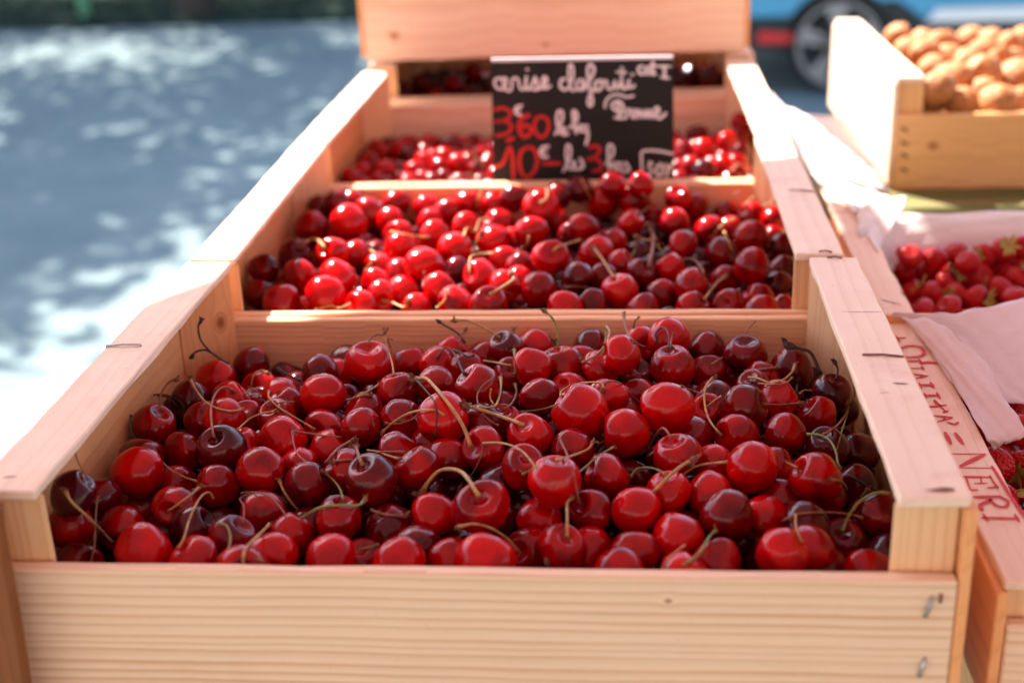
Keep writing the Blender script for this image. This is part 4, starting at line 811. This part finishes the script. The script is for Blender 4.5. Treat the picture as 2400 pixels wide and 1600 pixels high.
# ---------------------------------------------------------------- paper liners
def sheet(name, rows, m, label, nsub=7, noise_=.0012, group='paper liners in the fruit crates', seed=1):
    """rows of (u, v, z) control points read in the photograph; smooth sheet through them, real thickness"""
    rs = random.Random(seed); ctrl = [[np.array(p[1:]) if p[0] == 'w' else at_z(*p) for p in r] for r in rows]
    fine = [catmull(r, nsub*(len(r)-1)) for r in ctrl]; nc = len(fine[0]); cols = []
    for j in range(nc): cols.append(catmull([r[j] for r in fine], nsub*(len(rows)-1)))
    bm = bmesh.new(); g = [[bm.verts.new(V(cols[j][i])+Vector((0, 0, 1))*noise_*(math.sin(i*1.7+j*.9+seed)+math.cos(j*1.3-i*.6))*.5) for j in range(nc)] for i in range(len(cols[0]))]
    for i in range(len(g)-1):
        for j in range(nc-1): bm.faces.new((g[i][j], g[i][j+1], g[i+1][j+1], g[i+1][j]))
    o = finish(name, bm, m, None, True); so = o.modifiers.new('Solidify', 'SOLIDIFY'); so.thickness = .0003
    prop(o, label, 'paper', group); return o
sheet('paper_liner', [[(2075, 742, -.0475), (2110, 732, -.043), (2200, 735, -.040), (2300, 722, -.037), (2420, 693, -.033)],
                      [(2140, 760, -.0475), (2180, 775, -.050), (2260, 800, -.052), (2330, 800, -.05), (2430, 790, -.046)],
                      [(2200, 850, -.0475), (2240, 860, -.056), (2300, 880, -.062), (2360, 880, -.062), (2450, 870, -.058)],
                      [(2262, 940, -.0475), (2285, 935, -.058), (2340, 940, -.068), (2400, 945, -.070), (2470, 940, -.068)]], M_PAPER, 'pink paper sheet draped over the far end of the stamped crate', seed=2)
sheet('paper_liner', [[(2112, 742, -.0440), (2190, 752, -.036), (2250, 792, -.034)], [(2165, 800, -.0460), (2235, 830, -.040), (2310, 850, -.036)],
                      [(2225, 880, -.0470), (2300, 930, -.044), (2352, 925, -.040)], [(2300, 1010, -.0480), (2355, 1020, -.050), (2402, 1010, -.046)], [(2332, 1052, -.060), (2345, 1042, -.056), (2372, 1032, -.052)]], M_PAPER, 'folded pink paper flap along the rail of the stamped crate', seed=3)
sheet('paper_liner', [[('w', .236, .490, -.047), ('w', .252, .530, -.048), ('w', .30, .560, -.066), ('w', .40, .560, -.064), ('w', .60, .560, -.066)],
                      [('w', .2375, .478, -.050), ('w', .256, .517, -.046), ('w', .30, .547, -.053), ('w', .40, .545, -.051), ('w', .60, .545, -.052)],
                      [('w', .2385, .468, -.062), ('w', .260, .505, -.060), ('w', .302, .532, -.060), ('w', .40, .530, -.060), ('w', .60, .530, -.060)],
                      [('w', .240, .458, -.078), ('w', .264, .492, -.080), ('w', .304, .514, -.084), ('w', .40, .512, -.086), ('w', .60, .512, -.086)]], M_PAPERW, 'pale paper lining the far wall of the rear strawberry crate', seed=4)
sheet('paper_liner', [[(2004, 507, -.0485), (2040, 470, -.040), (2085, 465, -.036), (2128, 458, -.030)],
                      [(2030, 548, -.0485), (2060, 520, -.048), (2095, 505, -.044), (2120, 485, -.038)],
                      [(2058, 592, -.0490), (2068, 570, -.055), (2082, 548, -.052), (2095, 525, -.050)]], M_PAPERW, 'sunlit paper corner sticking up beside the rear strawberry crate', seed=5)
sheet('wrapping_paper', [[(1806, 217, -.012), (1842, 250, -.03), (1900, 270, -.045), (1978, 277, -.06)],
                      [(1837, 290, -.02), (1880, 310, -.04), (1930, 325, -.055), (2012, 335, -.075)],
                      [(1874, 362, -.03), (1915, 372, -.05), (1965, 375, -.065), (2050, 390, -.09)],
                      [(1922, 436, -.045), (1950, 428, -.06), (1990, 430, -.075), (2084, 452, -.098)]], M_PAPERW, 'white paper in full sun between the crates and the walnuts', seed=6, group=None)
sheet('wrapping_paper', [[(1915, 425, -.045), (1965, 428, -.045), (2040, 446, -.05), (2085, 462, -.05)],
                      [(1960, 450, -.048), (2000, 460, -.048), (2050, 475, -.048), (2090, 480, -.05)],
                      [(2002, 502, -.0465), (2020, 495, -.0465), (2050, 500, -.046), (2085, 500, -.046)]], M_PAPERW, 'crumpled white paper spread behind the rear strawberry crate', seed=7, group=None)

# ---------------------------------------------------------------- stall
m_t, n_, l_, b_ = mat('stall_cloth'); tct = n_.new('ShaderNodeTexCoord').outputs['Object']
wv = noise(n_, l_, mapping(n_, l_, tct, (2, 30, 1)), 1.0, 3); rt_ = ramp(n_, [(.35, (.05, .09, .015)), (.5, (.16, .14, .04)), (.65, (.26, .19, .07))]); l_.new(wv.outputs[0], rt_.inputs[0]); l_.new(rt_.outputs[0], b_.inputs['Base Color']); b_.inputs['Roughness'].default_value = .7
ES = empty('market_stall', (.2, .6, -1.47), 'market stall table of green and tan painted boards under the crates', 'table')
bm = bmesh.new(); board_bm(bm, boxc(-.215, .206, -.01, 1.17, TB-.022, TB-.001), (1, 0, 0)); board_bm(bm, boxc(.2065, 1.1, .5475, 1.17, TB-.022, TB-.001), (1, 0, 0))
finish('table_top', bm, m_t, ES)
board('lower_shelf', boxc(.2065, 1.1, -.06, .547, TB-.115, TB-.093), (1, 0, 0), m_t, ES)
for x, y in ((-.19, .02), (1.07, .02), (1.07, 1.14), (-.19, 1.14)): board('leg', boxc(x-.02, x+.02, y-.02, y+.02, -1.47, TB-.12 if x > .2 and y < .6 else TB-.023), (0, 0, 1), M_OLD, ES)
# canopy overhead, out of frame: its edge draws the shade line across the crates
def shp(u, v, z): p = at_z(u, v, z)+SUN*(-z/SUN[2]); return (p[0], p[1])
poly = [(-.26, .12)]+[shp(*a) for a in ((360, 700, 0), (530, 640, 0), (745, 735, -.036), (1190, 690, -.035), (1240, 640, -.035), (1320, 540, -.035), (1400, 455, -.035), (1640, 505, -.035), (1780, 492, -.035), (1805, 372, 0), (1870, 362, 0), (1925, 462, -.05), (2060, 500, -.05), (2120, 560, -.05), (2160, 535, -.05))]+[(.262, .60), (.266, .845), (4.2, 1.0), (4.2, -4.2), (-2.6, -4.2), (-2.5, -.5), (-.9, -.30)]
print('POLY', [tuple(round(float(x), 3) for x in p) for p in poly])
hC = 1.0; sh = SUN*(hC/SUN[2])
EC = empty('canopy', (1.3, .4, -1.47), 'pink fabric canopy on a steel post shading the stall', 'canopy')
bm = bmesh.new(); vs = [bm.verts.new((x+sh[0], y+sh[1], sh[2])) for x, y in poly]; bm.faces.new(vs); bmesh.ops.triangulate(bm, faces=list(bm.faces)); finish('canopy_fabric', bm, M_CANOPY, EC)
bm = bmesh.new(); tube_bm(bm, [(1.35, .9, -1.47), (1.35, .9, .99)], .02, 12); finish('post', bm, M_METAL, EC)

# ---------------------------------------------------------------- ground, verge, trees, hedge, car
GZ = -1.47
TRK = at_z(464, 36, GZ+.05); BOL = at_z(202, 46, GZ+.05); VY = float(at_z(400, 62, GZ)[1])
m_g, n_, l_, b_ = mat('asphalt'); tcg = n_.new('ShaderNodeTexCoord').outputs['Object']
g1 = noise(n_, l_, tcg, 1.3, 6, .65); g2 = noise(n_, l_, tcg, 90, 4, .7)
rg_ = ramp(n_, [(.3, (.11, .155, .158)), (.7, (.18, .225, .22))]); l_.new(g1.outputs[0], rg_.inputs[0]); cg = mixc(n_, l_, .35, rg_.outputs[0], g2.outputs[1], 'SOFT_LIGHT'); l_.new(cg, b_.inputs['Base Color']); b_.inputs['Roughness'].default_value = .95; b_.inputs['Specular IOR Level'].default_value = .15
bm = bmesh.new(); vs = [bm.verts.new(p) for p in ((-150, -60, GZ), (150, -60, GZ), (150, 250, GZ), (-150, 250, GZ))]; bm.faces.new(vs); prop(finish('road', bm, m_g), kind='structure')
m_v, n_, l_, b_ = mat('grass_verge'); tv = noise(n_, l_, n_.new('ShaderNodeTexCoord').outputs['Object'], 5, 5, .7); rv = ramp(n_, [(.35, (.012, .024, .018)), (.65, (.05, .065, .05))]); l_.new(tv.outputs[0], rv.inputs[0]); l_.new(rv.outputs[0], b_.inputs['Base Color']); b_.inputs['Roughness'].default_value = 1; b_.inputs['Specular IOR Level'].default_value = 0
def strip(name, x0, x1, y0, y1, z, m):
    bm = bmesh.new(); board_bm(bm, boxc(x0, x1, y0, y1, GZ-.05, z), (1, 0, 0), .01); return prop(finish(name, bm, m), kind='structure')
strip('verge', -40, 60, VY, 40, GZ+.06, m_v)
def leaf_mat(name, c1, c2):
    m, n, l, b = mat(name); oi = n.new('ShaderNodeTexCoord').outputs['Object']; t = noise(n, l, oi, 1.7, 4, .7); r = ramp(n, [(.35, c1), (.65, c2)]); l.new(t.outputs[0], r.inputs[0]); l.new(r.outputs[0], b.inputs['Base Color']); b.inputs['Roughness'].default_value = .8; b.inputs['Specular IOR Level'].default_value = .1
    tr = n.new('ShaderNodeBsdfTranslucent'); l.new(r.outputs[0], tr.inputs[0]); mx = n.new('ShaderNodeMixShader'); mx.inputs[0].default_value = .12; l.new(b.outputs[0], mx.inputs[1]); l.new(tr.outputs[0], mx.inputs[2]); l.new(mx.outputs[0], n['Material Output'].inputs[0]); return m
M_LEAF = leaf_mat('leaves', (.02, .045, .022), (.06, .09, .045)); M_BARK = simple('bark', (.10, .085, .07), .9, var=.4, scale=9, bump=.6)
def leaves(P, size, seed):
    r = np.random.default_rng(seed); n = len(P); a = r.normal(size=(n, 3)); a /= np.linalg.norm(a, axis=1)[:, None]; b = np.cross(a, r.normal(size=(n, 3))); b /= np.linalg.norm(b, axis=1)[:, None]
    s = size*r.uniform(.6, 1.3, n)[:, None]; V_ = np.stack([P-a*s*.9, P+b*s*.5-a*s*.1, P+a*s*.9, P-b*s*.5+a*s*.1], 1).reshape(-1, 3)
    me = bpy.data.meshes.new('crown'); me.from_pydata(V_.tolist(), [], [[4*i, 4*i+1, 4*i+2, 4*i+3] for i in range(n)]); me.materials.append(M_LEAF); return me
def tree(label, base, h, clumps, size, seed, nleaf):
    r = np.random.default_rng(seed); E_ = empty('tree', base, label, 'tree', 'trees lining the road'); bx, by, bz = base
    bm = bmesh.new(); tube_bm(bm, [(bx, by, bz-.1), (bx+.03, by, bz+h*.3), (bx, by+.1, bz+h*.65)], [.20, .15, .11], 12)
    for c in clumps: tube_bm(bm, [(bx, by+.1, bz+h*.6), lerp((bx, by+.1, bz+h*.6), c[:3], .5)+np.array([0, 0, .2]), c[:3]], [.09, .055, .02], 7)
    finish('trunk', bm, M_BARK, E_)
    P = []
    for (x, y, z, R, rz) in clumps:
        k = nleaf; d = r.normal(size=(k, 3)); d /= np.linalg.norm(d, axis=1)[:, None]; rr_ = r.uniform(0, 1, k)**.4
        tw = r.normal(size=(max(4, k//14), 3)); pts = np.array([x, y, z])+d*rr_[:, None]*np.array([R, R, rz])
        # gather leaves round twigs, leaving holes
        ct = np.array([x, y, z])+(r.uniform(-1, 1, (k//9, 3)))*np.array([R, R, rz])*.92; which = r.integers(0, len(ct), k); pts = .25*pts+.75*ct[which]+r.normal(size=(k, 3))*size*1.1
        P.append(pts)
    me = leaves(np.concatenate(P), size, seed); o = bpy.data.objects.new('crown', me); link(o, E_); o.matrix_parent_inverse = world(E_).inverted()
    return E_
def up(x, y, h): x, y = CAM[0]+(x-CAM[0])*1.19, CAM[1]+(y-CAM[1])*1.19; s = SUN*(h/SUN[2]); return (x+s[0], y+s[1], GZ+h)
SH1 = [(-1.9, 5.0, 5.6), (-3.2, 5.4, 5.2), (-3.0, 7.0, 6.0), (-1.6, 6.6, 6.4), (-4.6, 7.2, 5.5), (-2.9, 4.3, 8.6), (-2.6, 4.0, 5.0)]
SH2 = [(-.2, 6.0, 6.2), (1.3, 6.4, 5.6), (2.8, 6.6, 6.0), (-.6, 8.2, 6.5), (-2.3, 8.8, 5.8), (3.6, 8.6, 6.0), (-4.4, 9.3, 6.2), (-3.3, 10.2, 6.2), (-5.2, 10.1, 6.0), (-1.5, 10.3, 6.2)]
def clumps(L, R): return [(*up(x, y, h), R, R*.55) for x, y, h in L]
tree('slim plane tree standing on the verge, leaves overhead', (TRK[0], TRK[1], GZ+.02), 5.2, clumps(SH1, 1.3), .13, 3, 1050)
tree('broad plane tree farther behind the parked car', (-1.5, 16.5, GZ+.02), 6.5, clumps(SH2, 1.45), .13, 4, 800)
rH = np.random.default_rng(9); NP = 9000
P = np.stack([rH.uniform(-14, 9, NP), VY+1.1+rH.uniform(-.8, .9, NP), GZ+.05+rH.uniform(0, 1, NP)**.8*1.6], 1)
P[:, 1] += .25*np.sin(P[:, 0]*2.1); o = bpy.data.objects.new('hedge', leaves(P, .075, 10)); COL.objects.link(o); prop(o, 'dark clipped hedge along the far verge', 'hedge')
# green post
EP = empty('bollard', (BOL[0], BOL[1], GZ+.1), 'pale green painted post on the verge at the upper left', 'bollard')
M_GP = simple('green_paint', (.22, .55, .32), .4)
bm = bmesh.new(); tube_bm(bm, [(BOL[0], BOL[1], GZ+.08), (BOL[0], BOL[1], GZ+1.0)], .055, 20); finish('post', bm, M_GP, EP)
bm = bmesh.new(); tube_bm(bm, [(BOL[0], BOL[1], GZ+1.0), (BOL[0], BOL[1], GZ+1.04), (BOL[0], BOL[1], GZ+1.09)], [.065, .065, .02], 20); finish('cap', bm, M_GP, EP)

# house, unseen, added behind the camera for warm bounce light and fruit reflections
EHs = empty('added_house', (0, -9, GZ), 'cream plastered facade with shuttered windows, added unseen behind the viewer for bounce light', 'added_house')
m_pl = simple('plaster', (.48, .41, .33), .9, var=.15, scale=1.5); m_sh = simple('shutter_paint', (.16, .22, .22), .6); m_wg = simple('window_glass', (.02, .025, .03), .08)
bm = bmesh.new(); board_bm(bm, boxc(-14, 15, -15, -9, GZ-.05, GZ+7.6), (1, 0, 0), .02); finish('wall', bm, m_pl, EHs)
bm = bmesh.new(); board_bm(bm, [(-14.4, -15.4, GZ+7.6), (15.4, -15.4, GZ+7.6), (15.4, -8.5, GZ+7.6), (-14.4, -8.5, GZ+7.6), (-14.4, -12.4, GZ+9.6), (15.4, -12.4, GZ+9.6), (15.4, -12, GZ+9.6), (-14.4, -12, GZ+9.6)], (1, 0, 0), .02); finish('roof', bm, simple('roof_tiles', (.35, .14, .08), .85, var=.3, scale=4), EHs)
for xx in range(-12, 15, 3):
    for zz in (.9, 4.4):
        w_ = board('window', boxc(xx-.5, xx+.5, -8.99, -8.94, GZ+zz, GZ+zz+1.7), (0, 0, 1), m_sh, EHs, .004)
        for dx_ in (-.25, .25): board('pane', boxc(xx+dx_-.19, xx+dx_+.19, -8.938, -8.93, GZ+zz+.08, GZ+zz+1.62), (0, 0, 1), m_wg, w_, .001)
        for sx in (-1, 1): board('shutter', boxc(xx+sx*.79-.27, xx+sx*.79+.27, -8.99, -8.95, GZ+zz, GZ+zz+1.7), (0, 0, 1), m_sh, EHs, .004)

# parked car, seen from its left side, rear to the left
def car():
    X0, Y0 = 1.335, 7.7458                                     # rear wheel centre, outer face
    X1 = X0+2.62; E_ = empty('parked_car', (X0+1.3, Y0+.85, GZ), 'bright blue parked car with black cladding and silver wheels', 'car')
    mp, n, l, b = mat('car_blue'); b.inputs['Base Color'].default_value = (.025, .30, .50, 1); b.inputs['Roughness'].default_value = .3; b.inputs['Metallic'].default_value = .0; b.inputs['Coat Weight'].default_value = 1; b.inputs['Coat Roughness'].default_value = .04
    mk = simple('car_cladding', (.012, .014, .016), .5); mg = simple('car_glass', (.02, .03, .035), .05); mr = simple('car_reflector', (.75, .01, .012), .2); mti = simple('tyre_rubber', (.012, .012, .013), .8); mal = simple('alloy', (.36, .32, .31), .4, metal=.3); mch = simple('sill_strip', (.75, .73, .76), .25, metal=.5)
    Rt, arch = .30, .318
    def prof(pts, xs):                                          # profile with wheel arches cut into the lower edge
        out = []
        for p in pts:
            if isinstance(p, str):
                cx = {'r': X0, 'f': X1}[p[0]]; R = float(p[1:]); zc = GZ+Rt
                zb = out[-1][1]; a0 = math.asin(max(-1, min(1, (zb-zc)/R)))
                for k in range(17):
                    a = math.pi-a0-(math.pi-2*a0)*k/16; out.append((cx+R*math.cos(a), zc+R*math.sin(a)))
            else: out.append((X0+p[0], GZ+p[1]))
        return out
    def extr(name, pts, ya, yb, m, inset=0., bev=.02, parent=E_):
        bm = bmesh.new(); A = [bm.verts.new((x, ya, z)) for x, z in pts]; B = [bm.verts.new((x, yb, z)) for x, z in pts]; n = len(pts)
        fa, fb = bm.faces.new(A), bm.faces.new(B[::-1])
        for i in range(n): bm.faces.new((A[(i+1) % n], A[i], B[i], B[(i+1) % n]))
        bmesh.ops.recalc_face_normals(bm, faces=list(bm.faces))
        if bev: bmesh.ops.bevel(bm, geom=[e for f in (fa, fb) for e in f.edges], offset=bev, segments=3, affect='EDGES', clamp_overlap=True)
        return finish(name, bm, m, parent)
    body = prof([(-.80, .46), (-.42, .46), 'r%.3f' % (arch+.012), (.62, .43), (2.0, .43), 'f%.3f' % (arch+.012), (3.25, .42), (3.38, .62), (3.30, .80), (2.75, .95), (2.35, 1.02), (-.45, 1.05), (-.80, .98), (-.86, .75)], 0)
    extr('body', body, Y0+.0, Y0+1.72, mp, bev=.008)
    def pz(L): return [(X0+x, GZ+z) for x, z in L]
    extr('rear_bumper', pz([(-.80, .28), (-.43, .27), (-.318, .27), (-.314, .36), (-.275, .475), (-.80, .475)]), Y0-.012, Y0+1.732, mk, bev=.012)
    extr('side_cladding', pz([(.318, .22), (.314, .36), (.275, .48), (.22, .55), (.32, .56), (.42, .50), (.50, .43), (2.12, .43), (2.20, .50), (2.30, .56), (2.40, .55), (2.345, .48), (2.306, .36), (2.302, .22)]), Y0-.012, Y0+1.732, mk, bev=.012)
    extr('front_bumper', pz([(2.938, .25), (3.30, .28), (3.36, .46), (2.90, .46), (2.934, .36)]), Y0-.012, Y0+1.732, mk, bev=.012)
    for cx in (X0, X1):                                         # arch lips
        bm = bmesh.new(); zc = GZ+Rt; n = 24; P1 = []
        for k in range(n+1):
            a = math.radians(-12)+math.radians(204)*k/n; P1.append([(cx+r*math.cos(a), y, zc+r*math.sin(a)) for r, y in ((arch, Y0-.022), (arch+.022, Y0-.022), (arch+.022, Y0+.01), (arch, Y0+.10))])
        vs = [[bm.verts.new(p) for p in q] for q in P1]
        for i in range(n):
            for j in range(4): bm.faces.new((vs[i][j], vs[i+1][j], vs[i+1][(j+1) % 4], vs[i][(j+1) % 4]))
        finish('arch_trim', bm, mk, E_)
    extr('sill_strip', [(X0+.50, GZ+.42), (X0+2.12, GZ+.42), (X0+2.10, GZ+.505), (X0+.56, GZ+.505)], Y0-.03, Y0-.005, mch, bev=.008)  # pale strip standing in for the reflection along the sill
    extr('cabin', [(X0-.70, GZ+1.0), (X0-.50, GZ+1.40), (X0-.1, GZ+1.50), (X0+1.3, GZ+1.50), (X0+2.2, GZ+1.0)], Y0+.12, Y0+1.60, mg, bev=.06)
    extr('roof', [(X0-.55, GZ+1.42), (X0-.1, GZ+1.52), (X0+1.3, GZ+1.52), (X0+1.42, GZ+1.46), (X0-.45, GZ+1.46)], Y0+.10, Y0+1.62, mp, bev=.02)
    extr('reflector', [(X0-.50, GZ+.325), (X0-.29, GZ+.32), (X0-.28, GZ+.375), (X0-.48, GZ+.39)], Y0-.028, Y0-.008, mr, bev=.006)
    extr('tail_light', [(X0-.84, GZ+.80), (X0-.52, GZ+.82), (X0-.60, GZ+.96), (X0-.82, GZ+.96)], Y0-.01, Y0+.10, mr, bev=.01)
    for x in (.60, 1.55): extr('door', [(X0+x, GZ+.52), (X0+x+.90, GZ+.52), (X0+x+.92, GZ+1.0), (X0+x-.08, GZ+1.0)], Y0-.006, Y0+.02, mp, bev=.006)
    for cx in (X0, X1):
        for yy, sgn_ in ((Y0+.0, 1), (Y0+1.72, -1)):
            EW = empty('wheel', (0, 0, 0)); EW.parent = E_; EW.matrix_parent_inverse = world(E_).inverted()
            c = Vector((cx, yy, GZ+Rt))
            bm = bmesh.new(); ring = [(.252, .0), (.262, -.012), (.28, -.012), (.292, .01), (Rt, .05), (Rt, .16), (.29, .20), (.252, .20)]; n = 40; vs = []
            for k in range(n):
                a = 2*math.pi*k/n; vs.append([bm.verts.new((cx+r*math.cos(a), yy+sgn_*y, c.z+r*math.sin(a))) for r, y in ring])
            for k in range(n):
                for j in range(len(ring)-1): bm.faces.new((vs[k][j], vs[(k+1) % n][j], vs[(k+1) % n][j+1], vs[k][j+1]))
            finish('tyre', bm, mti, EW, True)
            bm = bmesh.new(); vs = []
            for k in range(n):
                a = 2*math.pi*k/n; vs.append([bm.verts.new((cx+r*math.cos(a), yy+sgn_*y, c.z+r*math.sin(a))) for r, y in ((.254, -.004), (.238, -.004), (.225, .03), (.22, .12))])
            for k in range(n):
                for j in range(3): bm.faces.new((vs[k][j], vs[(k+1) % n][j], vs[(k+1) % n][j+1], vs[k][j+1]))
            for s in range(5):                                  # twin spokes
                for d in (-.10, .13):
                    a = 2*math.pi*s/5+.35; a1 = a+d; dr = Vector((math.cos(a), 0, math.sin(a))); d1 = Vector((math.cos(a1), 0, math.sin(a1))); w = Vector((-math.sin(a1), 0, math.cos(a1)))
                    p0, p1 = c+dr*.03, c+d1*.228
                    q = [p0-w*.016, p1-w*.026, p1+w*.026, p0+w*.016]; y0, y1 = Vector((0, sgn_*.008, 0)), Vector((0, sgn_*.04, 0))
                    T_ = [bm.verts.new(x+y0) for x in q]; B_ = [bm.verts.new(x+y1) for x in q]; bm.faces.new(T_)
                    for i in range(4): bm.faces.new((T_[i], T_[(i+1) % 4], B_[(i+1) % 4], B_[i]))
            T_ = [bm.verts.new((cx+.04*math.cos(2*math.pi*k/16), yy+sgn_*.002, c.z+.04*math.sin(2*math.pi*k/16))) for k in range(16)]; bm.faces.new(T_)
            finish('rim', bm, mal, EW)
            bm = bmesh.new(); tube_bm(bm, [(cx, yy+sgn_*.09, c.z), (cx, yy+sgn_*.11, c.z)], .17, 24); finish('brake_disc', bm, mk, EW)
    return E_
car()
